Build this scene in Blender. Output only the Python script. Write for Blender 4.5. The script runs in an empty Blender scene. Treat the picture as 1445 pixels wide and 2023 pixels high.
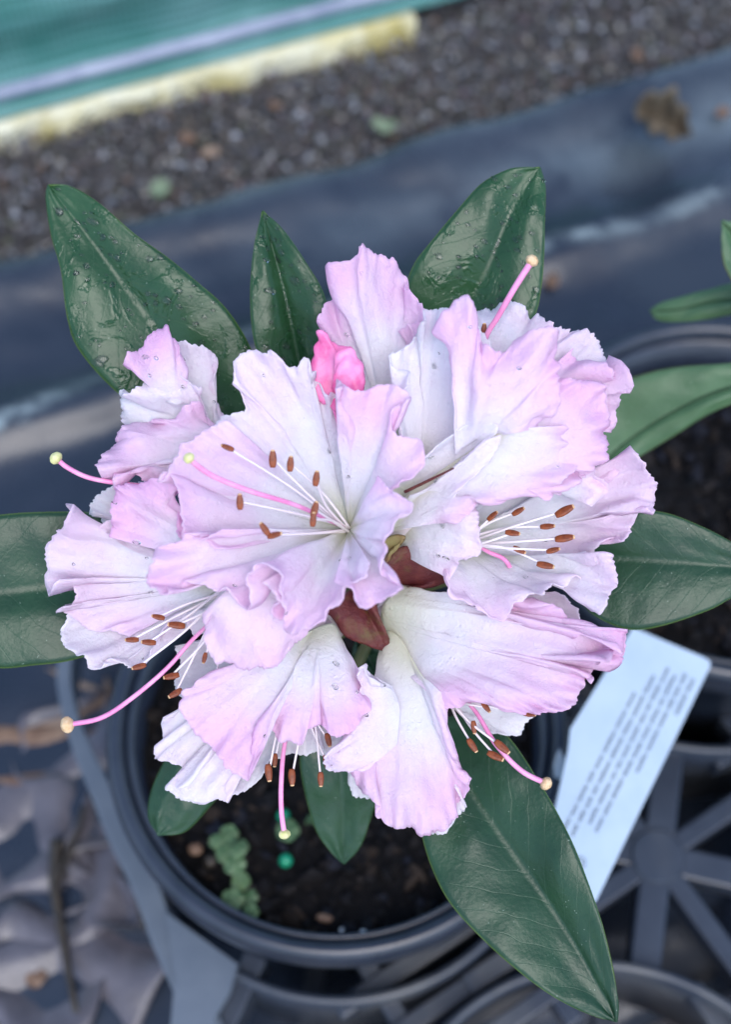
import bpy, bmesh, math, random
import numpy as np
from mathutils import Vector, Matrix, noise as mn

R = math.radians
random.seed(7); rng = np.random.default_rng(7)
scene = bpy.context.scene
col = scene.collection

# ------------------------------------------------------------------ camera, sky, sun, exposure
F = 2500.0; CX = 722.5; CY = 1011.5; PITCH = 60.0; CZ = 0.62
cam_d = bpy.data.cameras.new('camera'); cam = bpy.data.objects.new('camera', cam_d); col.objects.link(cam)
cam.location = (0, 0, CZ); cam.rotation_euler = (R(90 - PITCH), 0, 0)
cam_d.sensor_fit = 'VERTICAL'; cam_d.sensor_height = 24.0; cam_d.lens = 24.0 * F / 2023.0
cam_d.clip_start = 0.01; cam_d.clip_end = 100
cam_d.dof.use_dof = True; cam_d.dof.focus_distance = 0.318; cam_d.dof.aperture_fstop = 5.4
scene.camera = cam

SUN_EL, SUN_AZ = 58.0, 165.0          # azimuth measured from +Y towards +X
world = bpy.data.worlds.new('World'); scene.world = world; world.use_nodes = True
wn = world.node_tree; bg = wn.nodes['Background']
sky = wn.nodes.new('ShaderNodeTexSky'); sky.sky_type = 'NISHITA'; sky.sun_disc = False
sky.sun_elevation = R(SUN_EL); sky.sun_rotation = R(SUN_AZ); sky.air_density = 1.0; sky.dust_density = 1.2; sky.ozone_density = 1.5
wn.links.new(sky.outputs[0], bg.inputs[0]); bg.inputs[1].default_value = 0.15
sl = bpy.data.lights.new('sun', 'SUN'); sl.energy = 0.9; sl.angle = R(40); sl.color = (1.0, 0.975, 0.95)
sun = bpy.data.objects.new('sun', sl); col.objects.link(sun)
sdir = Vector((math.sin(R(SUN_AZ)) * math.cos(R(SUN_EL)), math.cos(R(SUN_AZ)) * math.cos(R(SUN_EL)), math.sin(R(SUN_EL))))
sun.rotation_euler = (-sdir).to_track_quat('-Z', 'Y').to_euler(); sun.location = (0, 0, 3)
vs = scene.view_settings; vs.view_transform = 'Standard'; vs.look = 'None'; vs.gamma = 1; vs.use_curve_mapping = False
vs.exposure = 1.14
scene.cycles.use_denoising = True
scene.cycles.max_bounces = 7; scene.cycles.transmission_bounces = 5; scene.cycles.diffuse_bounces = 4; scene.cycles.caustics_reflective = False

# ------------------------------------------------------------------ measuring helpers (photo point + distance -> place)
_f = np.array([0, math.cos(R(PITCH)), -math.sin(R(PITCH))]); _u = np.array([0, math.sin(R(PITCH)), math.cos(R(PITCH))]); _r = np.array([1.0, 0, 0])
CAM = np.array([0, 0, CZ]); D0 = 0.32
def ray(x, y): return _f + (x - CX) / F * _r + (CY - y) / F * _u
def at(x, y, h=0.0): return CAM + (D0 - h * 0.01) * ray(x, y)      # h: centimetres above the middle of the truss, along the view
def onz(x, y, z=0.0):
    d = ray(x, y); return CAM + d * ((z - CZ) / d[2])

def tag(o, label=None, cat=None, group=None, kind=None):
    if label: o['label'] = label
    if cat: o['category'] = cat
    if group: o['group'] = group
    if kind: o['kind'] = kind
    return o
def empty(name, loc=(0, 0, 0), parent=None):
    o = bpy.data.objects.new(name, None); o.empty_display_size = 0.01; col.objects.link(o)
    o.location = loc
    if parent: o.parent = parent; o.matrix_parent_inverse = wmat(parent).inverted()
    return o
def wmat(o):
    m = o.matrix_basis.copy(); p = o.parent
    return (wmat(p) @ o.matrix_parent_inverse @ m) if p else m
def link(name, me, mats, parent=None, smooth=True):
    o = bpy.data.objects.new(name, me); col.objects.link(o)
    if mats is not None and not me.materials:
        for m in (mats if isinstance(mats, (list, tuple)) else [mats]): me.materials.append(m)
    if smooth: me.polygons.foreach_set('use_smooth', [True] * len(me.polygons))
    if parent: o.parent = parent; o.matrix_parent_inverse = wmat(parent).inverted()
    return o
def mesh(name, verts, faces):
    me = bpy.data.meshes.new(name); me.from_pydata([tuple(map(float, v)) for v in verts], [], faces); me.update(); return me
def solid(o, t, off=0):
    m = o.modifiers.new('thickness', 'SOLIDIFY'); m.thickness = t; m.offset = off; return o
def fattr(me, name, vals):
    a = me.attributes.new(name, 'FLOAT', 'POINT'); a.data.foreach_set('value', np.asarray(vals, dtype=np.float32))
def cattr(me, name, vals):
    a = me.attributes.new(name, 'FLOAT_COLOR', 'POINT'); a.data.foreach_set('color', np.asarray(vals, dtype=np.float32).ravel())

def spline(pts, n, closed=False):
    """Catmull-Rom through pts, resampled evenly to n points."""
    P = np.asarray(pts, float)
    if len(P) == 2: return P[0] + np.linspace(0, 1, n)[:, None] * (P[1] - P[0])
    Q = np.vstack([2 * P[0] - P[1], P, 2 * P[-1] - P[-2]])
    out = []
    for i in range(1, len(Q) - 2):
        p0, p1, p2, p3 = Q[i - 1:i + 3]
        t = np.linspace(0, 1, 14, endpoint=False)[:, None]
        out.append(0.5 * (2 * p1 + (p2 - p0) * t + (2 * p0 - 5 * p1 + 4 * p2 - p3) * t ** 2 + (3 * p1 - p0 - 3 * p2 + p3) * t ** 3))
    out.append(P[-1:]); C = np.vstack(out)
    s = np.r_[0, np.cumsum(np.linalg.norm(np.diff(C, axis=0), axis=1))]
    q = np.linspace(0, s[-1], n)
    return np.stack([np.interp(q, s, C[:, k]) for k in range(C.shape[1])], 1)
def tube_mesh(name, pts, rad, seg=10, n=None, caps=True):
    P = np.asarray(pts, float)
    if n: P = spline(P, n)
    k = len(P); rad = np.interp(np.linspace(0, 1, k), np.linspace(0, 1, len(np.atleast_1d(rad))), np.atleast_1d(rad))
    V, Fc = [], []
    T = np.gradient(P, axis=0); T /= np.linalg.norm(T, axis=1)[:, None] + 1e-12
    a = np.array([0.3, 0.2, 0.93]); a = a - T[0] * a.dot(T[0]); a /= np.linalg.norm(a)
    for i in range(k):
        a = a - T[i] * a.dot(T[i]); a /= np.linalg.norm(a); b = np.cross(T[i], a)
        for j in range(seg):
            th = 2 * math.pi * j / seg; V.append(P[i] + rad[i] * (math.cos(th) * a + math.sin(th) * b))
    for i in range(k - 1):
        for j in range(seg):
            Fc.append((i * seg + j, i * seg + (j + 1) % seg, (i + 1) * seg + (j + 1) % seg, (i + 1) * seg + j))
    if caps:
        Fc.append(tuple(range(seg))[::-1]); Fc.append(tuple((k - 1) * seg + j for j in range(seg)))
    return mesh(name, V, Fc)
def lathe_mesh(name, prof, seg=96, closed=True):
    V, Fc = [], []; n = len(prof)
    for j in range(seg):
        t = 2 * math.pi * j / seg
        for r, z in prof: V.append((r * math.cos(t), r * math.sin(t), z))
    m = n if closed else n - 1
    for j in range(seg):
        for i in range(m):
            a, b = i, (i + 1) % n; k = (j + 1) % seg
            Fc.append((j * n + a, k * n + a, k * n + b, j * n + b))
    return mesh(name, V, Fc)
def box_between(name, A, B, w, zt, zb, parent, m, bevel=0.0012):
    """A straight bar from A to B (xy), width w, from zb up to zt."""
    A = np.asarray(A, float)[:2]; B = np.asarray(B, float)[:2]; d = B - A; L = np.linalg.norm(d); d /= L; nn = np.array([-d[1], d[0]]) * w / 2
    c = [A - nn, B - nn, B + nn, A + nn]
    V = [(p[0], p[1], zb) for p in c] + [(p[0], p[1], zt) for p in c]
    me = mesh(name, V, [(0, 3, 2, 1), (4, 5, 6, 7), (0, 1, 5, 4), (1, 2, 6, 5), (2, 3, 7, 6), (3, 0, 4, 7)])
    o = link(name, me, m, parent, smooth=False)
    if bevel: b = o.modifiers.new('bevel', 'BEVEL'); b.width = bevel; b.segments = 2
    return o

# ------------------------------------------------------------------ materials
def nt(name):
    m = bpy.data.materials.new(name); m.use_nodes = True; t = m.node_tree; return m, t, t.nodes['Principled BSDF'], t.nodes['Material Output']
def N(t, typ, **kw):
    n = t.nodes.new(typ)
    for k, v in kw.items():
        if k.startswith('i_'):
            key = k[2:].replace('_', ' ')
            n.inputs[key if key in n.inputs else int(key)].default_value = v
        else: setattr(n, k, v)
    return n
def L(t, a, b): t.links.new(a, b)
def math_n(t, op, a, b=None, clamp=False):
    n = t.nodes.new('ShaderNodeMath'); n.operation = op; n.use_clamp = clamp
    for i, v in enumerate((a, b)):
        if v is None: continue
        if isinstance(v, (int, float)): n.inputs[i].default_value = v
        else: L(t, v, n.inputs[i])
    return n.outputs[0]
def mixc(t, f, a, b):
    n = t.nodes.new('ShaderNodeMix'); n.data_type = 'RGBA'
    for s, v in ((n.inputs[0], f), (n.inputs[6], a), (n.inputs[7], b)):
        if isinstance(v, (int, float)): s.default_value = v
        elif isinstance(v, tuple): s.default_value = (*v, 1) if len(v) == 3 else v
        else: L(t, v, s)
    return n.outputs[2]
def ramp(t, f, a, b):
    n = t.nodes.new('ShaderNodeMapRange'); n.interpolation_type = 'SMOOTHSTEP'; n.inputs[1].default_value = a; n.inputs[2].default_value = b
    L(t, f, n.inputs[0]); return n.outputs[0]
def noise_n(t, scale, detail=4, rough=0.55, vec=None, dist=0.0):
    n = N(t, 'ShaderNodeTexNoise'); n.inputs['Scale'].default_value = scale; n.inputs['Detail'].default_value = detail
    n.inputs['Roughness'].default_value = rough; n.inputs['Distortion'].default_value = dist
    L(t, vec if vec is not None else tc(t), n.inputs['Vector']); return n.outputs[0]
def tc(t):
    for n in t.nodes:
        if n.bl_idname == 'ShaderNodeTexCoord': return n.outputs['Object']
    return t.nodes.new('ShaderNodeTexCoord').outputs['Object']
def bump(t, hgt, dist, strength, bsdf, normal=None):
    b = t.nodes.new('ShaderNodeBump'); b.inputs['Distance'].default_value = dist; b.inputs['Strength'].default_value = strength
    L(t, hgt, b.inputs['Height'])
    if normal is not None: L(t, normal, b.inputs['Normal'])
    if bsdf is not None: L(t, b.outputs[0], bsdf.inputs['Normal'])
    return b.outputs[0]
def attr(t, name):
    n = t.nodes.new('ShaderNodeAttribute'); n.attribute_name = name; return n

def mottled(name, c1, c2, scale, rough=0.5, bdist=0.0005, bstr=0.4, c3=None, spec=0.5, rvar=0.0):
    m, t, b, o = nt(name)
    f = ramp(t, noise_n(t, scale, 6, 0.6), 0.3, 0.7); c = mixc(t, f, c1, c2)
    if c3: c = mixc(t, ramp(t, noise_n(t, scale * 0.31, 3, 0.5, dist=1.0), 0.5, 0.72), c, c3)
    L(t, c, b.inputs['Base Color']); b.inputs['Roughness'].default_value = rough; b.inputs['Specular IOR Level'].default_value = spec
    if rvar:
        rr = math_n(t, 'ADD', math_n(t, 'MULTIPLY', noise_n(t, scale * .4, 4), rvar), rough - rvar / 2); L(t, rr, b.inputs['Roughness'])
    bump(t, noise_n(t, scale * 3, 6, 0.65), bdist, bstr, b)
    return m

def petal_material():
    m, t, b, o = nt('petal')
    pv = attr(t, 'pv').outputs['Fac']; pk = attr(t, 'pink').outputs['Fac']; pu = attr(t, 'pu').outputs['Fac']
    big = noise_n(t, 55, 4, 0.5)
    edge = ramp(t, pv, 0.30, 1.02)
    f = math_n(t, 'MULTIPLY', math_n(t, 'MULTIPLY', edge, pk), 0.86)
    f = math_n(t, 'ADD', f, math_n(t, 'MULTIPLY', math_n(t, 'SUBTRACT', big, 0.5), 0.8), clamp=True)
    c = mixc(t, f, (0.96, 0.92, 0.96), (0.93, 0.50, 0.80))
    c = mixc(t, ramp(t, pv, 0.34, 0.02), c, (0.80, 0.78, 0.62))
    # veins running from the base to the rim
    comb = t.nodes.new('ShaderNodeCombineXYZ'); L(t, math_n(t, 'MULTIPLY', pu, 1.0), comb.inputs[0]); L(t, math_n(t, 'MULTIPLY', pv, 0.012), comb.inputs[1])
    vein = noise_n(t, 1100, 3, 0.6, vec=comb.outputs[0])
    c = mixc(t, math_n(t, 'MULTIPLY', math_n(t, 'MULTIPLY', ramp(t, vein, 0.52, 0.75), ramp(t, pv, 0.1, 0.9)), 0.32), c, (0.74, 0.55, 0.72))
    L(t, c, b.inputs['Base Color']); b.inputs['Roughness'].default_value = 0.40; b.inputs['Specular IOR Level'].default_value = 0.4
    b.inputs['Subsurface Weight'].default_value = 0.25; b.inputs['Subsurface Radius'].default_value = (1.0, 0.65, 0.85); b.inputs['Subsurface Scale'].default_value = 0.0035
    vb = N(t, 'ShaderNodeTexVoronoi'); vb.inputs['Scale'].default_value = 620; L(t, tc(t), vb.inputs['Vector'])
    bead = math_n(t, 'MULTIPLY', ramp(t, vb.outputs['Distance'], 0.36, 0.10), ramp(t, noise_n(t, 120, 3, 0.6), 0.50, 0.66))
    L(t, math_n(t, 'MULTIPLY', bead, 0.7), b.inputs['Coat Weight']); b.inputs['Coat Roughness'].default_value = 0.06; b.inputs['Coat IOR'].default_value = 1.33
    h1 = noise_n(t, 560, 6, 0.66, dist=0.7); h2 = noise_n(t, 1500, 3, 0.6)
    nrm = bump(t, math_n(t, 'ADD', h1, math_n(t, 'MULTIPLY', h2, 0.35)), 0.0010, 0.52, None)
    nrm = bump(t, vein, 0.0004, 0.16, None, nrm)
    nrm = bump(t, bead, 0.0004, 0.38, b, nrm); L(t, nrm, b.inputs['Coat Normal'])
    tr = N(t, 'ShaderNodeBsdfTranslucent'); L(t, c, tr.inputs[0]); L(t, nrm, tr.inputs['Normal'])
    mx = N(t, 'ShaderNodeMixShader', i_0=0.40); L(t, b.outputs[0], mx.inputs[1]); L(t, tr.outputs[0], mx.inputs[2]); L(t, mx.outputs[0], o.inputs[0])
    return m
def leaf_material(name, c1, c2, wet=0.0, rough=0.42, edgec=(0.10, 0.16, 0.03)):
    m, t, b, o = nt(name)
    lu = attr(t, 'lu').outputs['Fac']; lv = attr(t, 'lv').outputs['Fac']
    au = math_n(t, 'ABSOLUTE', lu)
    c = mixc(t, ramp(t, noise_n(t, 60, 5, 0.6), 0.3, 0.7), c1, c2)
    # side veins curving forward from the midrib
    vx = math_n(t, 'SUBTRACT', math_n(t, 'MULTIPLY', lv, 11.0), math_n(t, 'MULTIPLY', au, 2.6))
    vx = math_n(t, 'ADD', vx, math_n(t, 'MULTIPLY', noise_n(t, 70, 2), 0.8))
    vd = math_n(t, 'ABSOLUTE', math_n(t, 'SUBTRACT', math_n(t, 'FRACT', vx), 0.5))
    vein = ramp(t, vd, 0.035, 0.0)
    c = mixc(t, math_n(t, 'MULTIPLY', vein, 0.07), c, (0.12, 0.22, 0.13))
    c = mixc(t, math_n(t, 'MULTIPLY', ramp(t, au, 0.975, 1.0), 0.7), c, edgec)
    # pale specks
    sp = N(t, 'ShaderNodeTexVoronoi'); sp.inputs['Scale'].default_value = 700; L(t, tc(t), sp.inputs['Vector'])
    spk = math_n(t, 'MULTIPLY', ramp(t, sp.outputs['Distance'], 0.12, 0.05), ramp(t, noise_n(t, 300, 2), 0.50, 0.58))
    c = mixc(t, math_n(t, 'MULTIPLY', spk, 0.75), c, (0.30, 0.38, 0.30))
    L(t, c, b.inputs['Base Color'])
    h = math_n(t, 'ADD', noise_n(t, 700, 4, 0.6), math_n(t, 'MULTIPLY', vein, -0.22))
    if wet > 0:
        w = ramp(t, noise_n(t, 85, 4, 0.62, dist=0.8), 0.60 - wet * 0.07, 0.66 - wet * 0.07)
        rg = t.nodes.new('ShaderNodeMapRange'); L(t, w, rg.inputs[0]); rg.inputs[3].default_value = rough; rg.inputs[4].default_value = 0.06; L(t, rg.outputs[0], b.inputs['Roughness'])
        n1 = bump(t, h, 0.0005, 0.30, None)
        wn_ = math_n(t, 'ADD', w, math_n(t, 'MULTIPLY', math_n(t, 'MULTIPLY', w, noise_n(t, 160, 3)), 1.6))
        bump(t, wn_, 0.0007, 0.26, b, n1)
    else:
        b.inputs['Roughness'].default_value = rough
        bump(t, h, 0.0005, 0.35, b)
    b.inputs['Specular IOR Level'].default_value = 0.36
    return m
def simple(name, c, rough=0.5, spec=0.5):
    m, t, b, o = nt(name); b.inputs['Base Color'].default_value = (*c, 1); b.inputs['Roughness'].default_value = rough; b.inputs['Specular IOR Level'].default_value = spec
    return m
def water_material():
    m, t, b, o = nt('water'); b.inputs['Base Color'].default_value = (1, 1, 1, 1); b.inputs['Roughness'].default_value = 0.0
    b.inputs['IOR'].default_value = 1.33; b.inputs['Transmission Weight'].default_value = 1.0; return m
def gravel_material():
    m, t, b, o = nt('gravel_stone'); a = attr(t, 'tint')
    c = mixc(t, math_n(t, 'MULTIPLY', noise_n(t, 500, 3), 0.5), a.outputs['Color'], (0.04, 0.04, 0.04))
    L(t, c, b.inputs['Base Color']); b.inputs['Roughness'].default_value = 0.30; bump(t, noise_n(t, 900, 4), 0.0006, 0.6, b); return m

M = dict(
    petal=petal_material(),
    leaf_wet=leaf_material('wet_leaf', (0.012, 0.050, 0.018), (0.021, 0.070, 0.026), wet=1.0, rough=0.30),
    leaf=leaf_material('dry_leaf', (0.010, 0.040, 0.018), (0.018, 0.058, 0.026), rough=0.34),
    leaf_pale=leaf_material('pale_leaf', (0.05, 0.11, 0.05), (0.075, 0.15, 0.07), rough=0.45, edgec=(0.2, 0.2, 0.03)),
    midrib=simple('midrib_green', (0.018, 0.046, 0.020), 0.65, 0.25),
    stem=mottled('stem_green', (0.10, 0.13, 0.04), (0.16, 0.15, 0.06), 200),
    bract=mottled('bract_red', (0.085, 0.008, 0.012), (0.13, 0.022, 0.018), 330, 0.55, 0.0006, 0.8, c3=(0.12, 0.075, 0.02)),
    bract_olive=mottled('bract_olive', (0.24, 0.20, 0.07), (0.20, 0.09, 0.04), 150, 0.5),
    bud=mottled('bud_pink', (0.66, 0.06, 0.24), (0.84, 0.30, 0.54), 110, 0.35, 0.0008, 0.5),
    filament_or_shade_strand=simple('filament_white', (0.82, 0.75, 0.76), 0.4),
    style=mottled('style_pink', (0.72, 0.20, 0.42), (0.82, 0.36, 0.58), 160, 0.35, 0.0002, 0.2),
    stigma_cream=mottled('stigma_cream', (0.70, 0.44, 0.22), (0.78, 0.58, 0.36), 900, 0.55, 0.0005, 0.6),
    stigma_lime=mottled('stigma_lime', (0.62, 0.62, 0.22), (0.74, 0.70, 0.38), 700, 0.5, 0.0005, 0.6),
    anther=mottled('anther_brown', (0.15, 0.030, 0.008), (0.26, 0.062, 0.014), 800, 0.45, 0.0003, 0.4),
    pollen=simple('pollen_tip', (0.66, 0.42, 0.22), 0.7),
    water=water_material(),
    pot=mottled('pot_plastic', (0.015, 0.021, 0.034), (0.024, 0.031, 0.048), 60, 0.30, 0.0003, 0.3, c3=(0.030, 0.038, 0.054), spec=0.55, rvar=0.15),
    tray=mottled('tray_plastic', (0.020, 0.027, 0.042), (0.036, 0.046, 0.064), 40, 0.36, 0.0004, 0.4, c3=(0.070, 0.074, 0.080), spec=0.5, rvar=0.2),
    tray_skylit=mottled('tray_skylit', (0.085, 0.108, 0.140), (0.115, 0.140, 0.172), 30, 0.4, 0.0004, 0.3),  # tray plastic with sky light painted in, for border band and flange
    soil=mottled('soil', (0.004, 0.004, 0.005), (0.010, 0.009, 0.010), 160, 0.85, 0.003, 0.9, spec=0.2),
    bark=None, sheet=None, ground=None, gravel=gravel_material(),
    seed=mottled('seedling_green', (0.04, 0.095, 0.035), (0.085, 0.15, 0.06), 250, 0.5),
    weed=mottled('weed_pale', (0.13, 0.19, 0.10), (0.22, 0.27, 0.18), 150, 0.5),
    bead=simple('bead_green', (0.01, 0.25, 0.13), 0.25),
    perlite=simple('perlite', (0.6, 0.6, 0.58), 0.8),
    dead=mottled('dead_leaf', (0.12, 0.062, 0.035), (0.20, 0.125, 0.08), 90, 0.6, 0.001, 0.6, c3=(0.10, 0.06, 0.05)),
    dead_grey=mottled('dead_leaf_grey', (0.10, 0.075, 0.05), (0.17, 0.15, 0.11), 110, 0.55, 0.001, 0.6, c3=(0.24, 0.12, 0.06)),
    dead_pale=mottled('dead_leaf_pale', (0.20, 0.135, 0.09), (0.28, 0.20, 0.145), 80, 0.6, 0.001, 0.6),
    dead_wet=mottled('dead_leaf_wet', (0.065, 0.060, 0.072), (0.115, 0.108, 0.125), 45, 0.3, 0.001, 0.6),
    twig=mottled('twig', (0.020, 0.016, 0.012), (0.04, 0.03, 0.02), 120, 0.5),
    label=mottled('label_white', (0.36, 0.45, 0.55), (0.41, 0.50, 0.59), 50, 0.4, 0.0001, 0.1),
    ink=simple('ink', (0.06, 0.075, 0.10), 0.6),
    board=mottled('board_cream', (0.56, 0.50, 0.26), (0.68, 0.66, 0.50), 35, 0.65, 0.001, 0.6, c3=(0.36, 0.28, 0.03)),
    batten=mottled('batten_white', (0.20, 0.23, 0.32), (0.34, 0.37, 0.46), 40, 0.4),
)
def chips_mat():
    m, t, b, o = nt('bark_chip'); L(t, attr(t, 'tint').outputs['Color'], b.inputs['Base Color']); b.inputs['Roughness'].default_value = 0.75; b.inputs['Specular IOR Level'].default_value = 0.18
    bump(t, noise_n(t, 900, 4), 0.0008, 0.8, b); return m
M['chips'] = chips_mat()
def sheet_mat():
    m, t, b, o = nt('plastic_sheet')
    c = mixc(t, ramp(t, noise_n(t, 9, 5, 0.6), 0.35, 0.7), (0.012, 0.018, 0.031), (0.022, 0.030, 0.046))
    g = math_n(t, 'MULTIPLY', ramp(t, noise_n(t, 6, 4, 0.6, dist=0.7), 0.52, 0.72), 0.6)
    c = mixc(t, g, c, (0.034, 0.045, 0.060))
    ch = attr(t, 'chalk').outputs['Fac']; ds = attr(t, 'dust_sheen').outputs['Fac']
    c = mixc(t, math_n(t, 'MULTIPLY', ds, ramp(t, noise_n(t, 22, 5, 0.6), 0.25, 0.65)), c, (0.115, 0.145, 0.165))  # pale tone: dust together with painted sky sheen
    c = mixc(t, math_n(t, 'MULTIPLY', ch, ramp(t, noise_n(t, 70, 4, 0.65), 0.36, 0.60)), c, (0.30, 0.37, 0.38))
    L(t, c, b.inputs['Base Color'])
    rr = math_n(t, 'ADD', math_n(t, 'MULTIPLY', noise_n(t, 14, 4), 0.22), 0.16); L(t, rr, b.inputs['Roughness']); b.inputs['Specular IOR Level'].default_value = 0.5
    bump(t, noise_n(t, 60, 5, 0.6), 0.0012, 0.35, b); return m
M['sheet'] = sheet_mat()
def ground_mat():
    m, t, b, o = nt('ground')
    c = mixc(t, ramp(t, noise_n(t, 45, 6, 0.65), 0.3, 0.7), (0.035, 0.032, 0.034), (0.12, 0.11, 0.115))
    c = mixc(t, ramp(t, noise_n(t, 12, 4, 0.6, dist=0.6), 0.5, 0.7), c, (0.050, 0.040, 0.040))
    L(t, c, b.inputs['Base Color']); rr = math_n(t, 'ADD', math_n(t, 'MULTIPLY', noise_n(t, 25, 4), 0.5), 0.12); L(t, rr, b.inputs['Roughness'])
    bump(t, noise_n(t, 120, 6, 0.7), 0.004, 0.7, b); return m
M['ground'] = ground_mat()
def net_mat():
    m, t, b, o = nt('shade_net')
    uv = attr(t, 'net').outputs['Vector']; sx = N(t, 'ShaderNodeSeparateXYZ'); L(t, uv, sx.inputs[0])
    a = math_n(t, 'FRACT', math_n(t, 'MULTIPLY', sx.outputs[0], 220.0)); bb = math_n(t, 'FRACT', math_n(t, 'MULTIPLY', sx.outputs[1], 150.0))
    ga = ramp(t, math_n(t, 'ABSOLUTE', math_n(t, 'SUBTRACT', a, 0.5)), 0.16, 0.26); gb = ramp(t, math_n(t, 'ABSOLUTE', math_n(t, 'SUBTRACT', bb, 0.5)), 0.12, 0.22)
    thread = math_n(t, 'MAXIMUM', ga, gb)
    cv = N(t, 'ShaderNodeCombineXYZ'); L(t, math_n(t, 'MULTIPLY', sx.outputs[0], 2.0), cv.inputs[0]); L(t, math_n(t, 'MULTIPLY', sx.outputs[1], 95.0), cv.inputs[1])
    c = mixc(t, ramp(t, noise_n(t, 2.2, 5, 0.62, vec=cv.outputs[0]), 0.34, 0.66), (0.020, 0.14, 0.11), (0.085, 0.25, 0.24))
    c = mixc(t, math_n(t, 'MULTIPLY', ramp(t, noise_n(t, 5, 4, 0.6), 0.46, 0.70), 0.7), c, (0.20, 0.38, 0.38))
    c = mixc(t, thread, (0.012, 0.085, 0.065), c)
    L(t, c, b.inputs['Base Color']); b.inputs['Roughness'].default_value = 0.5
    bump(t, thread, 0.0006, 0.6, b); return m
M['net'] = net_mat()

# ------------------------------------------------------------------ setting: ground, plastic sheet, gravel, board, net
g0, g1 = onz(0, 505, 0.03), onz(1445, 85, 0.03)
T = (g1 - g0)[:2]; T /= np.linalg.norm(T); NN = np.array([-T[1], T[0]])     # T along the bed edge, NN away from the camera
def bed(s, n, z): p = g0[:2] + T * s + NN * n; return (p[0], p[1], z)
def fbm(x, y, sc, z=0.0): return mn.fractal(Vector((x * sc, y * sc, z)), 0.9, 2.0, 4)

gx = np.linspace(-1.0, 1.6, 200); gy = np.linspace(-0.7, 2.2, 200)
V, Fc = [], []
for j, y in enumerate(gy):
    for i, x in enumerate(gx):
        V.append((x, y, 0.004 * fbm(x, y, 9) + 0.002 * fbm(x, y, 40, 3)))
for j in range(199):
    for i in range(199): Fc.append((j * 200 + i, j * 200 + i + 1, (j + 1) * 200 + i + 1, (j + 1) * 200 + i))
for k, (hx, hy) in enumerate([(-60, -60), (60, -60), (60, 60), (-60, 60)]): pass
ground = link('ground', mesh('ground', V, Fc), M['ground']); tag(ground, 'wet grey soil and grit under the tray and bed', 'ground', kind='structure')
far = link('far_ground', mesh('far_ground', [(-60, -60, -.03), (60, -60, -.03), (60, 60, -.03), (-60, 60, -.03)], [(0, 1, 2, 3)]), M['ground']); tag(far, 'flat grey nursery yard all round the bed', 'ground', kind='structure')

# plastic sheet: a folded strip, far lip first
prof = [(0.004, -0.004), (0.0, 0.022), (-0.006, 0.032), (-0.018, 0.034), (-0.05, 0.022), (-0.085, 0.016), (-0.105, 0.020), (-0.118, 0.017), (-0.14, 0.006), (-0.20, 0.006), (-0.26, 0.010), (-0.33, 0.008), (-0.40, 0.007), (-0.47, 0.009), (-0.52, 0.010), (-0.535, 0.004), (-0.538, -0.006)]
pp = spline(np.array(prof), 110); ss = np.linspace(-0.75, 1.35, 240)
V, ch, du_ = [], [], []
def bedn(x, y): q = onz(x, y, 0.008)[:2] - g0[:2]; return q @ T, q @ NN
lf_s, lf_n = bedn(1290, 300)
(c0s, c0n), (c1s, c1n), (c2s, c2n), (c3s, c3n) = bedn(20, 860), bedn(150, 775), bedn(1110, 505), bedn(1330, 435)
for s in ss:
    for n, z in pp:
        wob = 0.006 * fbm(s, 0.0, 3.0, 5) + 0.002 * fbm(s, n, 12, 2)
        zz = z + (0.005 * fbm(s, n, 6, 1) + 0.0022 * fbm(s, n * 2.2, 16, 4)) * min(1, max(0, (z + 0.004) / 0.012))
        V.append(bed(s, n + wob, zz)); du_.append(math.exp(-((n - lf_n - .01 * fbm(s, 0, 8, 12)) / .022) ** 2) * min(1, max(0, .5 + 2.2 * (s - lf_s + .16))) + .8 * math.exp(-((n + .006) / .010) ** 2))  # dust and painted sky light on the shelf, painted highlight on the lip
        d = abs(n - np.interp(s, [c0s, c1s, c2s, c3s], [c0n, c1n, c2n, c3n]) - .004 * fbm(s, 0, 14, 6)); ch.append(min(1, 1.2 * max(0, 1 - d / 0.006)) * min(1, max(0, .55 + 1.3 * fbm(s, 0, 9, 31))))
lf_s, lf_n = bedn(1290, 300)
n_ = len(pp); Fc = [(i * n_ + j, i * n_ + j + 1, (i + 1) * n_ + j + 1, (i + 1) * n_ + j) for i in range(len(ss) - 1) for j in range(n_ - 1)]
me = mesh('plastic_sheet', V, Fc); fattr(me, 'chalk', ch); fattr(me, 'dust_sheen', du_)
sh = solid(link('plastic_sheet', me, M['sheet']), 0.0012, -1); tag(sh, 'wrinkled dark blue-black plastic sheet lining the gravel bed', 'plastic sheet')

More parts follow.
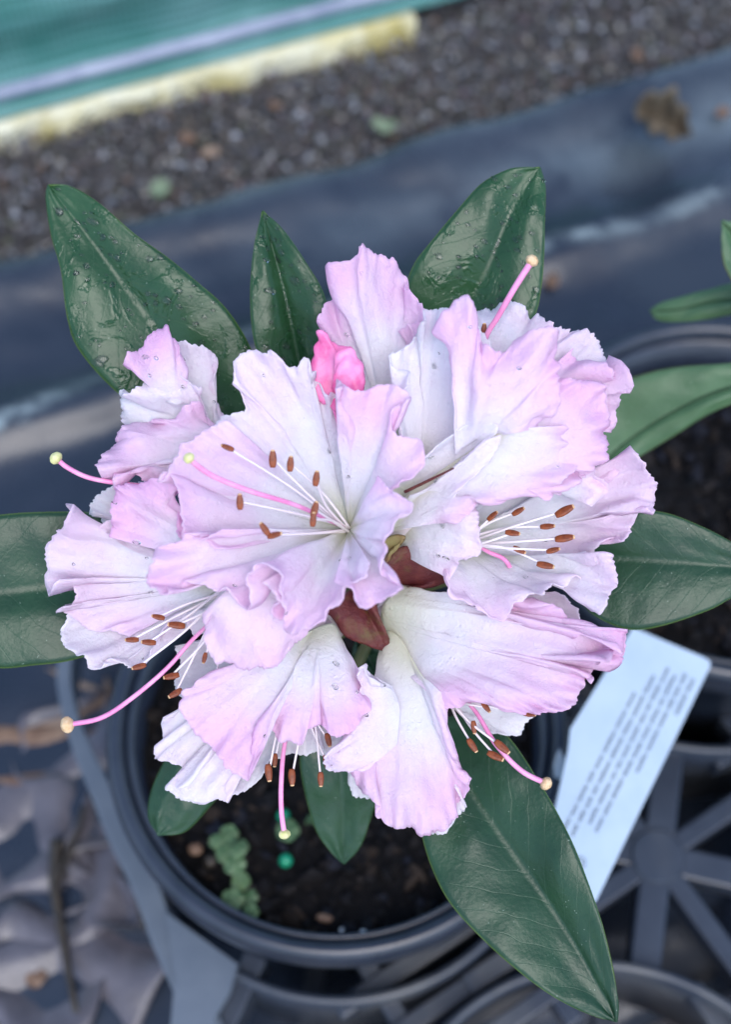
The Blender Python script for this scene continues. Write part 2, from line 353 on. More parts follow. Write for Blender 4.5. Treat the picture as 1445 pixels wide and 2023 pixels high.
def stones(name, samplers, n, size, tints, squash=(0.5, 0.9), seed=1, bright=1.0):
    r = np.random.default_rng(seed); bm = bmesh.new(); bmesh.ops.create_icosphere(bm, subdivisions=1, radius=1.0)
    bv = np.array([v.co for v in bm.verts]); bf = np.array([[v.index for v in f.verts] for f in bm.faces]); bm.free()
    VV, FF, CC = [], [], []; o = 0
    for k in range(n):
        c = samplers(r); s = size[0] * (size[1] / size[0]) ** (r.random() ** 3.0)
        sc = np.array([1, r.uniform(.35 if squash[0] < .3 else .6, 1), r.uniform(*squash)]) * s
        q = Matrix.Rotation(r.random() * 6.3, 3, 'Z') @ Matrix.Rotation(r.normal() * .5, 3, 'X') @ Matrix.Rotation(r.normal() * .5, 3, 'Y')
        v = (bv * (1 + r.normal(0, .13, (len(bv), 1)))) * sc @ np.array(q).T + c
        VV.append(v); FF.append(bf + o); o += len(bv)
        t = np.array(tints[r.integers(len(tints))]) * r.uniform(.6, 1.5) * bright; CC.append(np.tile(np.r_[t, 1], (len(bv), 1)))
    me = mesh(name, np.vstack(VV), [tuple(map(int, f)) for f in np.vstack(FF)]); cattr(me, 'tint', np.clip(np.vstack(CC), 0, 1)); return me
gt = [(0.09, 0.065, 0.045), (0.05, 0.038, 0.03), (0.12, 0.10, 0.06), (0.03, 0.025, 0.022), (0.07, 0.06, 0.05), (0.42, 0.43, 0.46), (0.36, 0.33, 0.28), (0.02, 0.018, 0.018), (0.025, 0.022, 0.02), (0.30, 0.33, 0.38), (0.15, 0.10, 0.12), (0.20, 0.22, 0.25), (0.03, 0.025, 0.025), (0.06, 0.05, 0.045), (0.045, 0.045, 0.05), (0.10, 0.095, 0.09), (0.16, 0.15, 0.14), (0.22, 0.20, 0.17), (0.05, 0.045, 0.045), (0.13, 0.12, 0.15), (0.07, 0.06, 0.055), (0.30, 0.29, 0.28), (0.18, 0.12, 0.09), (0.10, 0.11, 0.06)]
def samp(r):
    s = r.uniform(-.25, .85); n = r.uniform(-0.002, .26); return np.array(bed(s, n, 0.004 + 0.006 * r.random()))
me = stones('gravel', samp, 60000, (0.0008, 0.0036), gt, seed=3, bright=0.85)
tag(link('gravel', me, M['gravel'], smooth=False), 'loose mixed grey and brown gravel beyond the plastic sheet', 'gravel', kind='stuff')
def samp2(r):
    while True:
        p = onz(r.uniform(-100, 900), r.uniform(1330, 2100), 0.0)
        if True: return p + np.array([0, 0, 0.003 * r.random()])
me = stones('grit', samp2, 1500, (0.001, 0.0045), [(.05, .05, .055), (.10, .095, .11), (.16, .15, .17), (.03, .025, .025)], (0.2, 0.5), seed=5)
tag(link('grit', me, M['gravel'], smooth=False), 'fine wet grit scattered on the soil beside the tray', 'grit', kind='stuff')

# timber board along the foot of the net
b0, b1 = onz(-260, 372, 0.0), onz(822, 92, 0.0)
bd = (b1 - b0)[:2]; bl = np.linalg.norm(bd); bd /= bl; bn = np.array([-bd[1], bd[0]])
V = []; nb = 90; sect = [(0, 0), (0.0, 0.010), (0.0, 0.019), (0.004, 0.023), (0.016, 0.024), (0.032, 0.023), (0.034, 0)]
for i in range(nb):
    s = bl * i / (nb - 1)
    for n, z in sect:
        w = 0.003 * fbm(s, n, 25, 1) + (0.006 * fbm(s, z, 34, 7) if n < 0.005 else 0)
        p = b0[:2] + bd * s + bn * (n + w); V.append((p[0], p[1], z + (0.0015 * fbm(s, n, 40, 5) if z > 0 else -0.003)))
k = len(sect); Fc = [(i * k + j, (i + 1) * k + j, (i + 1) * k + (j + 1) % k, i * k + (j + 1) % k) for i in range(nb - 1) for j in range(k)] + [tuple(range(k))[::-1], tuple((nb - 1) * k + j for j in range(k))]
bo = link('timber_board', mesh('timber_board', V, Fc), M['board'], smooth=False); tag(bo, 'cream weathered board lying on the gravel along the green net', 'board')

# green net: comes down behind the board, with a fold and a pale batten along its foot
n0, n1 = onz(-420, 345, 0.02), onz(1500, -165, 0.02)
nd = (n1 - n0)[:2]; nl = np.linalg.norm(nd); nd /= nl; nnm = np.array([-nd[1], nd[0]])
sect = spline(np.array([(-0.008, 0.0262), (-0.002, 0.0270), (0.006, 0.0285), (0.016, 0.036), (0.013, 0.060), (0.007, 0.082), (0.016, 0.102), (0.066, 0.122), (0.14, 0.165), (0.23, 0.25), (0.30, 0.40), (0.34, 0.7)]), 80)
V, uvs = [], []; nx = 260; arc = np.r_[0, np.cumsum(np.linalg.norm(np.diff(sect, axis=0), axis=1))]
for i in range(nx):
    s = nl * i / (nx - 1)
    for q, (n, z) in enumerate(sect):
        a = min(1, max(0, (z - 0.03) / 0.06)); w = a * (0.010 * fbm(s, z, 7, 2) + 0.004 * fbm(s * .5, z * 3, 20, 8))
        p = n0[:2] + nd * s + nnm * (n + w); V.append((p[0], p[1], z + 0.6 * w)); uvs.append((s, arc[q], 0))
k = len(sect); me = mesh('shade_net', V, [(i * k + j, (i + 1) * k + j, (i + 1) * k + j + 1, i * k + j + 1) for i in range(nx - 1) for j in range(k - 1)])
a = me.attributes.new('net', 'FLOAT_VECTOR', 'POINT'); a.data.foreach_set('vector', np.array(uvs, dtype=np.float32).ravel())
tag(solid(link('shade_net', me, M['net']), 0.0008), 'green woven shade net hanging down behind the cream board', 'shade net')
ps = []
for i in range(60):
    s = nl * i / 59; p = n0[:2] + nd * s + nnm * (0.0065 + 0.002 * fbm(s, 0, 6, 3)); ps.append((p[0], p[1], 0.0335 + 0.0015 * fbm(s, 1, 9, 3)))
tag(link('batten', tube_mesh('batten', ps, 0.0050, 8), M['batten']), 'thin pale blue-white batten pinning the foot of the green net', 'batten')

def blob_leaf(name, c, Lx, Wy, rz, m, curl=0.25, seed=0, lobes=0, tilt=(0, 0)):
    r = np.random.default_rng(seed); nu, nv = 25, 13; V = []; ph = r.random(3) * 6
    for i in range(nu):
        t = i / (nu - 1); w = Wy * (math.sin(math.pi * t ** 0.8) ** 0.8 + 0.04) * (1 + (0.28 * math.sin(lobes * math.pi * t * 2) if lobes else 0))
        for j in range(nv):
            q = j / (nv - 1) * 2 - 1
            V.append(((t - .5) * Lx, q * w / 2, curl * Wy * (q * q * (0.6 + .5 * math.sin(5 * t + ph[0])) + 0.5 * (2 * t - 1) ** 2) + 0.05 * Wy * math.sin(9 * t + 4 * q + ph[1])))
    Fc = [(i * nv + j, (i + 1) * nv + j, (i + 1) * nv + j + 1, i * nv + j + 1) for i in range(nu - 1) for j in range(nv - 1)]
    o = solid(link(name, mesh(name, V, Fc), m), 0.0004); o.location = c; o.rotation_euler = (tilt[0], tilt[1], rz); return o
def sheet_z(x, y):
    p = np.array([x, y]) - g0[:2]; n = p @ NN; return float(np.interp(-n, -pp[:, 0][5:-6], pp[:, 1][5:-6])) 
def on_sheet(x, y):
    p = onz(x, y, 0.012)
    for _ in range(4): p = onz(x, y, sheet_z(p[0], p[1]))
    return p
p = on_sheet(1285, 290)
tag(blob_leaf('dead_leaf', p + np.array([0.004, 0.004, .010]), 0.040, 0.026, R(-25), M['dead_grey'], 1.15, 4, 3, tilt=(R(24), R(10))), 'curled brown dead leaf resting on the plastic sheet', 'dead leaf')
p = on_sheet(1428, 232); tag(blob_leaf('leaf_scrap', p + np.array([0, 0, .003]), 0.012, 0.008, .5, M['dead'], .3, 5), 'tiny reddish leaf scrap on the sheet beyond the curled leaf', 'leaf scrap')
p = on_sheet(1090, 565); tag(blob_leaf('leaf_scrap', p + np.array([0, 0, .003]), 0.011, 0.008, 1.2, M['dead'], .3, 6), 'small brown leaf scrap on the sheet beside the chalky streak', 'leaf scrap')
for i, (x, y, s, m, lab, nm) in enumerate([(760, 250, .017, 'weed', 'round light green weed in the gravel at the edge of the sheet', 'weed_leaf'), (318, 375, .016, 'weed', 'pale green weed in the gravel behind the wet leaf tips', 'weed_leaf'),
        (372, 275, .013, 'dead', 'orange-brown leaf scrap on the gravel near the board', 'leaf_scrap'), (415, 305, .014, 'dead_pale', 'straw coloured leaf scrap on the gravel', 'leaf_scrap'), (1262, 112, .011, 'dead', 'orange leaf scrap lying at the far lip of the sheet', 'leaf_scrap'),
        (545, 210, .010, 'dead', 'rusty leaf scrap on dark gravel below the board', 'leaf_scrap')]):
    p = onz(x, y, 0.013); tag(blob_leaf(nm, p, s, s * .75, i * 1.3, M[m], .25, 20 + i), lab, 'weed' if m == 'weed' else 'leaf scrap')

# litter on the wet soil beside the tray
lit = [(60, 1405, .075, .045, .3, 'dead_pale', 'pale tan dead leaf lying on the soil by the tray edge', 0), (170, 1385, .04, .03, 1.4, 'dead', 'rusty dead leaf tucked against the tray rim', 0),
       (110, 1560, .11, .07, 1.2, 'dead_wet', 'dark wet lobed leaf flat on the soil', 3), (30, 1640, .09, .06, -.5, 'dead_wet', 'dull purple wet leaf beside the lobed one', 2), (60, 1480, .06, .04, .7, 'dead', 'brown leaf below the pale tan one', 0),
       (180, 1900, .10, .07, .2, 'dead_wet', 'broad wet leaf lying across the twig', 2), (80, 1960, .09, .06, 1.0, 'dead_wet', 'wet grey leaf beside the end of the twig', 0), (185, 1805, .014, .010, 1.0, 'dead', 'little rusty scrap between the two twigs', 0), (75, 1935, .010, .008, .3, 'dead', 'little orange scrap on wet grey leaves', 0), (225, 1700, .07, .05, 2.0, 'dead_wet', 'wet leaf half under the tray rim', 2)]
for i, (x, y, lx, wy, rz, m, lab, lb) in enumerate(lit):
    p = onz(x, y, 0.006); tag(blob_leaf('dead_leaf' if lx > .03 else 'leaf_scrap', p + np.array([0, 0, .001 * i * .4]), lx, wy, rz, M[m], .045, 40 + i, lb), lab, 'dead leaf' if lx > .03 else 'leaf scrap')
for pts, r_, lab in (([(112, 1660), (108, 1750), (125, 1860), (150, 2000)], .0028, 'long dark wet twig bending through the wet leaves'), ([(262, 1690), (270, 1760), (285, 1835)], .002, 'short dark twig beside the tray rim'), ([(108, 1750), (150, 1650), (165, 1590)], .002, 'forked dark twig touching the long one')):
    tag(link('twig', tube_mesh('twig', [onz(x, y, .017) for x, y in pts], [r_ * 1.2, r_ * .8, r_ * .5], 8, n=20), M['twig']), lab, 'twig')

# ------------------------------------------------------------------ pots and tray
RIM = 0.16
P0 = onz(667, 1418, RIM)[:2]; P1 = onz(1450, 958, RIM)[:2]; PR = 0.0895
A = P1 - P0; B = np.array([A[1], -A[0]])
def pot(c, lab, r=PR):
    root = empty('plant_pot', (c[0], c[1], 0.012)); tag(root, lab, 'plant pot', 'black nursery pots in the tray')
    k = r / 0.0895; z = RIM - 0.012
    wall = [(0.0, 0), (.064 * k, 0), (.066 * k, .002), (.079 * k, z - .022), (.0815 * k, z - .020), (.0815 * k, z - 0.004), (.0795 * k, z - .004), (.0775 * k, z - .022), (.064 * k, .004), (0.0, .004)]
    o = link('wall', lathe_mesh('wall', wall, 96, False), M['pot'], None, True); o.parent = root
    rim = [(.0800 * k, z - .022), (.0895 * k - .002, z - .020), (.0895 * k - .0005, z - .016), (.0895 * k, z - .005), (.0895 * k - .001, z - .0015), (.0895 * k - .003, z), (.0850 * k, z), (.0835 * k, z - .001), (.0820 * k, z - .004), (.0818 * k, z - .021)]
    o = link('rim', lathe_mesh('rim', rim, 128), M['pot'], None, True); o.parent = root
    return root
pot(P0, 'black plastic pot holding the pink-flowered plant'); pot(P1, 'black plastic pot holding the plant without flowers')
SOIL = 0.136
def soil(c, lab, seed):
    V = []; Fc = []; nr, ns = 26, 72; r_ = .0785
    for i in range(nr):
        for j in range(ns):
            t = 2 * math.pi * j / ns; rr = r_ * (i + .02) / (nr - 1); x, y = rr * math.cos(t), rr * math.sin(t)
            V.append((x, y, 0.004 * fbm(x, y, 55, seed) + 0.002 * fbm(x, y, 200, seed)))
    for i in range(nr - 1):
        for j in range(ns): Fc.append((i * ns + j, (i + 1) * ns + j, (i + 1) * ns + (j + 1) % ns, i * ns + (j + 1) % ns))
    Fc.append(tuple(range(ns)))
    o = link('potting_soil', mesh('potting_soil', V, Fc), M['soil']); o.location = (c[0], c[1], SOIL); tag(o, lab, 'potting soil', kind='stuff')
    def sp(r):
        a = r.random() * 6.283; q = .076 * math.sqrt(r.random()); return np.array([q * math.cos(a), q * math.sin(a), .002 + .003 * r.random()])
    me = stones('bark_chips', sp, 1300, (.0012, .006), [(.006, .006, .007), (.010, .009, .010), (.016, .013, .012), (.024, .017, .013), (.012, .013, .019), (.008, .007, .008)], (.15, .5), seed)
    b = link('bark_chips', me, M['chips'], None, False); b.parent = o; b['kind'] = 'stuff'
soil(P0, 'dark bark potting soil in the pot of the flowering plant', 11); soil(P1, 'dark potting soil under the plant without flowers', 12)

tray = empty('carry_tray', (P0[0], P0[1], 0)); tag(tray, 'grey-blue plastic carry tray with round slots and ribbed lattice holding the pots', 'tray')
TZ = 0.085
def ring(c, r, zt, zb, w, name='ring'):
    o = link(name, lathe_mesh(name, [(r, zb), (r, zt - .001), (r - .001, zt), (r - w + .001, zt), (r - w, zt - .001), (r - w, zb)], 96), M['tray'], None, True)
    o.location = (c[0] - P0[0], c[1] - P0[1], 0); o.parent = tray; return o
slots = [P0, P0 + A, P0 + B, P0 + A + B, P0 + 2 * A, P0 + 2 * A + B]
for s in slots:
    ring(s, .0925, TZ, .020, .004)
    ring(s, .030, .012, .004, .007, 'floor_ring')
    for k in range(6):
        a = k * math.pi / 3 + .35; d = np.array([math.cos(a), math.sin(a)]); box_between('floor_bar', s + d * .028, s + d * .100, .010, .011, .005, tray, M['tray'])
hubs = [P0 + (A + B) * .5, P0 + A * 1.5 + B * .5, P0 + (B * .5 - A * .42), P0 + (B * .5 - A * .5) * 0 + B * 1.5 - A * 0.42]
hub = hubs[0]
ua = A / np.linalg.norm(A); ub = B / np.linalg.norm(B)
for hb in hubs[:2]:
    h = link('hub', lathe_mesh('hub', [(0.0001, TZ - .02), (.0115, TZ - .02), (.0115, TZ - .0062), (.0108, TZ - .0055), (0.0001, TZ - .0055)], 32, False), M['tray'], None, False); h.location = (hb[0] - P0[0], hb[1] - P0[1], 0); h.parent = tray
    for d in (ua, -ua, ub, -ub, (ua + ub) / math.sqrt(2), (ua - ub) / math.sqrt(2), -(ua + ub) / math.sqrt(2), (ub - ua) / math.sqrt(2)):
        diag = abs(abs(d @ ua) - .707) < .1
        Ls = (np.linalg.norm(A) * .7071 - .0905) if diag else np.linalg.norm(A) * .5
        box_between('spoke', hb + d * .010, hb + d * Ls, .013 if diag else .009, TZ - .007, TZ - .02, tray, M['tray'])
# edge lattice between neighbouring rings
for (a_, b_) in ((P0, P0 + B), (P0 + A, P0 + A + B), (P0, P0 + A), (P0 + B, P0 + A + B)):
    d = (b_ - a_) / np.linalg.norm(b_ - a_); q = np.array([-d[1], d[0]]); mid = (a_ + b_) / 2
    for k in (-1, 0, 1): box_between('lattice_bar', mid + d * k * .020 - q * .050, mid + d * k * .020 + q * .050, .008, TZ - .009, TZ - .022, tray, M['tray'])
    for k in (-1, 1): box_between('lattice_rail', mid - d * .035 + q * k * .030, mid + d * .035 + q * k * .030, .008, TZ - .011, TZ - .024, tray, M['tray'])
# outer border: a scalloped band round the corner slot and down the side
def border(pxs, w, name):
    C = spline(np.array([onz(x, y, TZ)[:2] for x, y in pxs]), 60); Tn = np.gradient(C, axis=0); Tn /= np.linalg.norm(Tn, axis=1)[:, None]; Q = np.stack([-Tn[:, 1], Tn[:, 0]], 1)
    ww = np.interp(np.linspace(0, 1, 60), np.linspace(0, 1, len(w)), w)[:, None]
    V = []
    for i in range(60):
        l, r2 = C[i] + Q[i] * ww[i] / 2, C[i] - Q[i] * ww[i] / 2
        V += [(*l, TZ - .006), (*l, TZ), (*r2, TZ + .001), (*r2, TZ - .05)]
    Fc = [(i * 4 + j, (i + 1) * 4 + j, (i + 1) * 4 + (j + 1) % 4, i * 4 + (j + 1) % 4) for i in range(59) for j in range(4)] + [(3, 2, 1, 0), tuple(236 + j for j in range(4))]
    o = link(name, mesh(name, V, Fc), M['tray_skylit'], tray, False); b = o.modifiers.new('bevel', 'BEVEL'); b.width = .001; b.segments = 2; return o
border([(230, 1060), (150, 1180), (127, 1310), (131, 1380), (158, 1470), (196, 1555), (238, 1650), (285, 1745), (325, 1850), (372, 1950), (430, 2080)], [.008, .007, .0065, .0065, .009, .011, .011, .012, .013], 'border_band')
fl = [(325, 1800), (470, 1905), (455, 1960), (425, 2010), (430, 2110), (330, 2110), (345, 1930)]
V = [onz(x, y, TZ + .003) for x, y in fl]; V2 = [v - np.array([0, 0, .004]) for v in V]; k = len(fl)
o = link('corner_flange', mesh('corner_flange', V + V2, [tuple(range(k)), tuple(range(k, 2 * k))[::-1]] + [(i, k + i, k + (i + 1) % k, (i + 1) % k) for i in range(k)]), M['tray_skylit'], tray, False)
o = box_between('web', onz(430, 2040, TZ)[:2], onz(505, 1880, TZ)[:2], .010, TZ - .004, TZ - .03, tray, M['tray'])

# seedlings and bits on the soil
def seedling(x, y, n, s, lab, seed):
    c = onz(x, y, SOIL + .004); root = empty('seedling', c); tag(root, lab, 'seedling', 'weed seedlings in the pot')
    r = np.random.default_rng(seed)
    o = link('stem', tube_mesh('stem', [(0, 0, -.006), (0, 0, .002), (.001, 0, .006)], [.0008, .0006], 6), M['seed']); o.parent = root
    for k in range(n):
        a = k * 6.283 / n + r.random(); V = [(0, 0, .0006)]; q = 20
        for j in range(q):
            t = 6.283 * j / q; rr = s * (1 + .05 * math.cos(5 * t)) * (.8 + .35 * ((k * 7) % 3) / 2); V.append((rr * math.cos(t), rr * math.sin(t), .0004 * math.sin(5 * t)))
        o = solid(link('leaf', mesh('leaf', V, [(0, 1 + j, 1 + (j + 1) % q) for j in range(q)]), M['seed'], None, False), .0003)
        o.parent = root; o.location = (s * (.9 + .9 * (k % 2)) * math.cos(a), s * (.9 + .9 * (k % 2)) * math.sin(a), .0055 + .0012 * k); o.rotation_euler = (r.normal() * .25, r.normal() * .25, 0)
seedling(463, 1690, 7, .0036, 'cluster of round-leaved green seedlings on dark soil', 1); seedling(480, 1785, 4, .0036, 'round green seedling close to the pot rim', 2); seedling(606, 1628, 2, .0045, 'tiny bright seedling behind the narrow leaf', 3); seedling(1000, 1370, 4, .005, 'low green seedling under the drooping petals', 4)
for x, y, lab in ((565, 1700, 'bright green fertiliser bead beside the green seedlings'), (560, 1612, 'green fertiliser bead just above the hanging style tip')):
    p = onz(x, y, SOIL + .006); bm = bmesh.new(); bmesh.ops.create_icosphere(bm, subdivisions=3, radius=.0027)
    for v in bm.verts: v.co *= 1 + .05 * mn.noise(v.co * 500)
    me = bpy.data.meshes.new('fertiliser_bead'); bm.to_mesh(me); bm.free(); o = link('fertiliser_bead', me, M['bead']); o.location = p; tag(o, lab, 'bead')
for i, (x, y, m, s, lab) in enumerate(((385, 1678, 'dead', .006, 'rounded tan bark piece beside the green seedlings'), (415, 1700, 'twig', .006, 'reddish bark piece next to the seedlings'), (718, 1843, 'perlite', .0032, 'small white perlite grain by the pot rim'), (640, 1815, 'dead', .004, 'long brown bark sliver near the pot rim'), (675, 1838, 'perlite', .002, 'tiny pale perlite speck by the bark sliver'), (1310, 700, 'bead', .003, 'green bead on the soil of the flowerless pot'))):
    bm = bmesh.new(); bmesh.ops.create_icosphere(bm, subdivisions=2, radius=s * .5)
    for v in bm.verts: v.co = Vector((v.co.x * (1.6 if i == 3 else 1), v.co.y * .8, v.co.z * .5)) * (1 + .35 * mn.noise(v.co * 300 + Vector((i * 9, 0, 0))))
    me = bpy.data.meshes.new('soil_bit'); bm.to_mesh(me); bm.free(); o = link('perlite_grain' if m == 'perlite' else ('fertiliser_bead' if m == 'bead' else 'bark_piece'), me, M[m]); o.location = onz(x, y, SOIL + .006); o.rotation_euler = (0, 0, i); tag(o, lab, 'bead' if m == 'bead' else 'grain' if m == 'perlite' else 'bark')

# ------------------------------------------------------------------ plant label
lr = empty('plant_label', at(1150, 1700, -13)); tag(lr, 'white plastic plant label with rows of small print leaning out of the pot', 'plant label')
LA, LB, LC = at(1405, 1308, -15.5), at(1180, 1775, -11.5), at(1243, 1248, -15.0)
lx = LB - LA; ly = LC - LA; lnm = np.cross(lx, ly); lnm /= np.linalg.norm(lnm)
if lnm[2] < 0: lnm = -lnm
def onlab(x, y):
    d = ray(x, y); t = ((LA - CAM) @ lnm) / (d @ lnm); return CAM + d * t
poly = [(1252, 1240), (1395, 1300), (1405, 1308), (1404, 1318), (1180, 1778), (1168, 1790), (1050, 1745), (1095, 1610), (1124, 1480), (1128, 1440), (1190, 1340)]
V = [onlab(x, y) for x, y in poly]; k = len(poly); V2 = [v - lnm * .0007 for v in V]
link('tag_face', mesh('tag_face', V + V2, [tuple(range(k)), tuple(range(k, 2 * k))[::-1]] + [(i, k + i, k + (i + 1) % k, (i + 1) % k) for i in range(k)]), M['label'], lr, False)
s0, s1 = (onlab(1100, 1762) + onlab(1160, 1788)) / 2 - lnm * .0004, onz(985, 1660, SOIL - .01)
tl = tube_mesh('stake', [s0 + (s0 - s1) * .05, s0, (s0 + s1) / 2 + np.array([0, 0, -.01]), s1], [.004, .0035, .002], 8, n=14); link('stake', tl, M['label'], lr)
o = onlab(1384, 1352); ex = onlab(1190, 1745) - o; Ln = np.linalg.norm(ex); ex /= Ln; ey = np.cross(lnm, ex)
if (ey @ (LC - LA)) < 0: ey = -ey
V, Fc = [], []
def quad(s, n, w, h):
    i = len(V)
    for a_, b_ in ((0, 0), (w, 0), (w, h), (0, h)): V.append(o + ex * (s + a_) + ey * (n + b_) + lnm * .0003)
    Fc.append((i, i + 1, i + 2, i + 3))
rows = [(.000, .0025, .010), (.000, .0060, .036), (.003, .0095, .064), (.002, .0130, .068), (.008, .0165, .066), (.018, .0200, .056)]
r_ = np.random.default_rng(9)
for s_, n_, ln in rows:
    s = s_
    while s < s_ + ln:
        for _ in range(r_.integers(3, 9)):
            hh = r_.choice([.0011, .0011, .0016]); quad(s, n_, .00028, hh); quad(s + .0003, n_ + r_.choice([0, .0005, .0009]), .0004, .00025); quad(s + .0006, n_, .00025, .0010); s += .00115
        s += .0011
for q in range(24):
    a0 = q * 6.283 / 24; quad(Ln - .002 + .0018 * math.cos(a0), .010 + .0018 * math.sin(a0), .0005, .0003)
quad(Ln - .0026, .0096, .0010, .0003); quad(Ln - .0021, .0092, .0003, .0016)
link('printed_text', mesh('printed_text', V, Fc), M['ink'], lr, False)
# pale tab beside the label
tb = [(1107, 1478), (1116, 1500), (1117, 1525), (1108, 1536), (1097, 1530), (1095, 1510), (1100, 1490)]
V = [at(x, y, -14.5) for x, y in tb]; k = len(V); V2 = [v - np.array([0, .0003, .0012]) for v in V]
o = link('label_tab', mesh('label_tab', V + V2, [tuple(range(k)), tuple(range(k, 2 * k))[::-1]] + [(i, k + i, k + (i + 1) % k, (i + 1) % k) for i in range(k)]), M['label'], None, False); tag(o, 'small pale drop-shaped plastic tab beside the white label', 'label tab')

# ------------------------------------------------------------------ the flowering rhododendron
plant = empty('rhododendron', (P0[0], P0[1], SOIL)); tag(plant, 'potted rhododendron with a frilly pale pink flower truss and dark green leaves', 'rhododendron')
ROOT = at(770, 1150, -3.2)
stem_pts = [np.array([P0[0], P0[1], SOIL - .02]), np.array([P0[0] + .004, P0[1] + .002, SOIL + .04]), ROOT + np.array([0.002, 0.006, -.05]), ROOT]
link('stem', tube_mesh('stem', stem_pts, [.006, .0055, .0045, .005], 12, n=40), M['stem'], plant)

VIEW = lambda p: (CAM - p) / np.linalg.norm(CAM - p)
def sines(seed, nfreq, f0, f1):
    r = np.random.default_rng(seed); fr = r.uniform(f0, f1, nfreq); ph = r.random(nfreq) * 6.283; am = r.uniform(.5, 1, nfreq); am /= am.sum()
    return lambda u: sum(a * np.sin(6.283 * f * u + p) for a, f, p in zip(am, fr, ph))
_pc = [100]
def petal(parent, base, edge, h=0.0, bulge=0.0, ruf=1.0, pink=0.6, cup=0.0, curl=0.0, hb=None, fr=1.0, nu=170, nv=54, name='petal', mat=None, thick=.00035, vpow=1.0, v0=0.0):
    """A thin curved lobe growing from its base to a traced rim. h: rim height (cm), bulge: mid height (cm), ruf: frill size, curl: rim turned down (cm)."""
    _pc[0] += 1; sd = _pc[0]
    e3 = np.array([at(p[0], p[1], p[2] if len(p) > 2 else h) for p in edge])
    E = spline(e3, nu)
    bp = base if isinstance(base[0], (tuple, list)) else [base]
    Bq = np.array([at(p[0], p[1], p[2] if len(p) > 2 else (hb if hb is not None else 0)) for p in bp])
    if len(Bq) == 1:
        c = Bq[0]; Bp = c + 0.03 * (E - c)
    else: Bp = spline(Bq, nu)
    s = np.r_[0, np.cumsum(np.linalg.norm(np.diff(E, axis=0), axis=1))]; Lt = s[-1]; u = s / Lt
    def n1(x, y, z=0.0): return mn.noise(Vector((x, y, sd * 3.7 + z)))
    def jag(k):
        q = s[k] * 1000; return 0.0014 * n1(q / 6.0, 0) + 0.00065 * n1(q / 2.0, 5) + 0.00060 * n1(q / .75, 9)
    rad = E - Bp; rl = np.linalg.norm(rad, axis=1)[:, None]; rdir = rad / (rl + 1e-9)
    jg = np.array([jag(k) for k in range(nu)]) * fr
    v = np.linspace(0, 1, nv) ** vpow
    vd = np.array([VIEW(p) for p in (Bp + E) / 2]); mid = (Bp + E) / 2 + vd * bulge * .01
    vv = v[:, None, None]
    S = (1 - vv) ** 2 * Bp[None] + 2 * vv * (1 - vv) * mid[None] + vv ** 2 * E[None]
    uu = u[None, :]; v2 = v[:, None]
    cupf = cup * .01 * (4 * uu * (1 - uu)) * np.sin(math.pi * v2 * .5)
    cl = -curl * .01 * np.clip((v2 - .72) / .28, 0, 1) ** 2
    S = S + vd[None] * (cupf + cl)[..., None]
    du = np.gradient(S, axis=1); dv = np.gradient(S, axis=0); nrm = np.cross(du, dv); nrm /= np.linalg.norm(nrm, axis=2)[..., None] + 1e-12
    flip = np.sign((nrm * vd[None]).sum(2)); fl_ = 1 if flip.mean() >= 0 else -1; nrm *= fl_
    taper = np.clip(np.minimum(uu, 1 - uu) / .06, 0, 1) * .7 + .3
    env = np.clip((v2 - .15) / .85, 0, 1)
    d = np.zeros(S.shape[:2])
    for i in range(nv):
        e = env[i, 0]; len_v = v[i]
        for j in range(nu):
            q = S[i, j] * 1000; w = s[j] * 1000
            wide = n1(w / 15 + .35 * n1(w / 9, len_v * 2, 3), len_v * 1.7, 1)                       # broad folds
            mid_ = n1(w / 5.8 + .4 * n1(w / 4, len_v * 3, 8), len_v * 3.4, 2)                                                      # rim waves
            fine = n1(w / 2.3, len_v * 6.0, 4)
            blade = mn.noise(Vector((q[0] / 7 + sd, q[1] / 7, q[2] / 7))) * .9 + mn.noise(Vector((q[0] / 2.6, q[1] / 2.6 + sd, q[2] / 2.6))) * .22
            d[i, j] = ruf * taper[0, j] * (.0082 * e ** 2.0 * wide + .0062 * e ** 4 * mid_ + .0018 * e ** 9 * fine) + .0007 * (.4 + .6 * ruf) * blade * min(1, len_v / .25)
    S = S + nrm * d[..., None]
    S = S + rdir[None] * (jg[None] * np.clip((v2 - .82) / .18, 0, 1) ** 2)[..., None]
    V = S.reshape(-1, 3)
    Fc = [(i * nu + j, i * nu + j + 1, (i + 1) * nu + j + 1, (i + 1) * nu + j) for i in range(nv - 1) for j in range(nu - 1)]
    if fl_ < 0: Fc = [f[::-1] for f in Fc]
    me = mesh(name, V, Fc)
    fattr(me, 'pv', np.repeat(v0 + (1 - v0) * v, nu)); fattr(me, 'pu', np.tile(s, nv)); fattr(me, 'pink', np.full(len(V), pink))
    o = link(name, me, mat or M['petal'], parent); solid(o, thick)
    o['_s'] = 0; del o['_s']
    return S
def flower(c, label=None):
    f = empty('flower', at(*c), plant)
    if label: f['label'] = label
    q = at(*c); mid = (ROOT + q) / 2
    link('corolla_tube', tube_mesh('corolla_tube', [ROOT, ROOT + (q - ROOT) * .35, mid, q + (q - ROOT) * .02], [.0012, .0016, .0035, .0055], 14, n=16, caps=False), M['tubew'], f)
    return f
M['tubew'] = mottled('tube_cream', (0.78, 0.72, 0.62), (0.82, 0.70, 0.74), 120, 0.4)

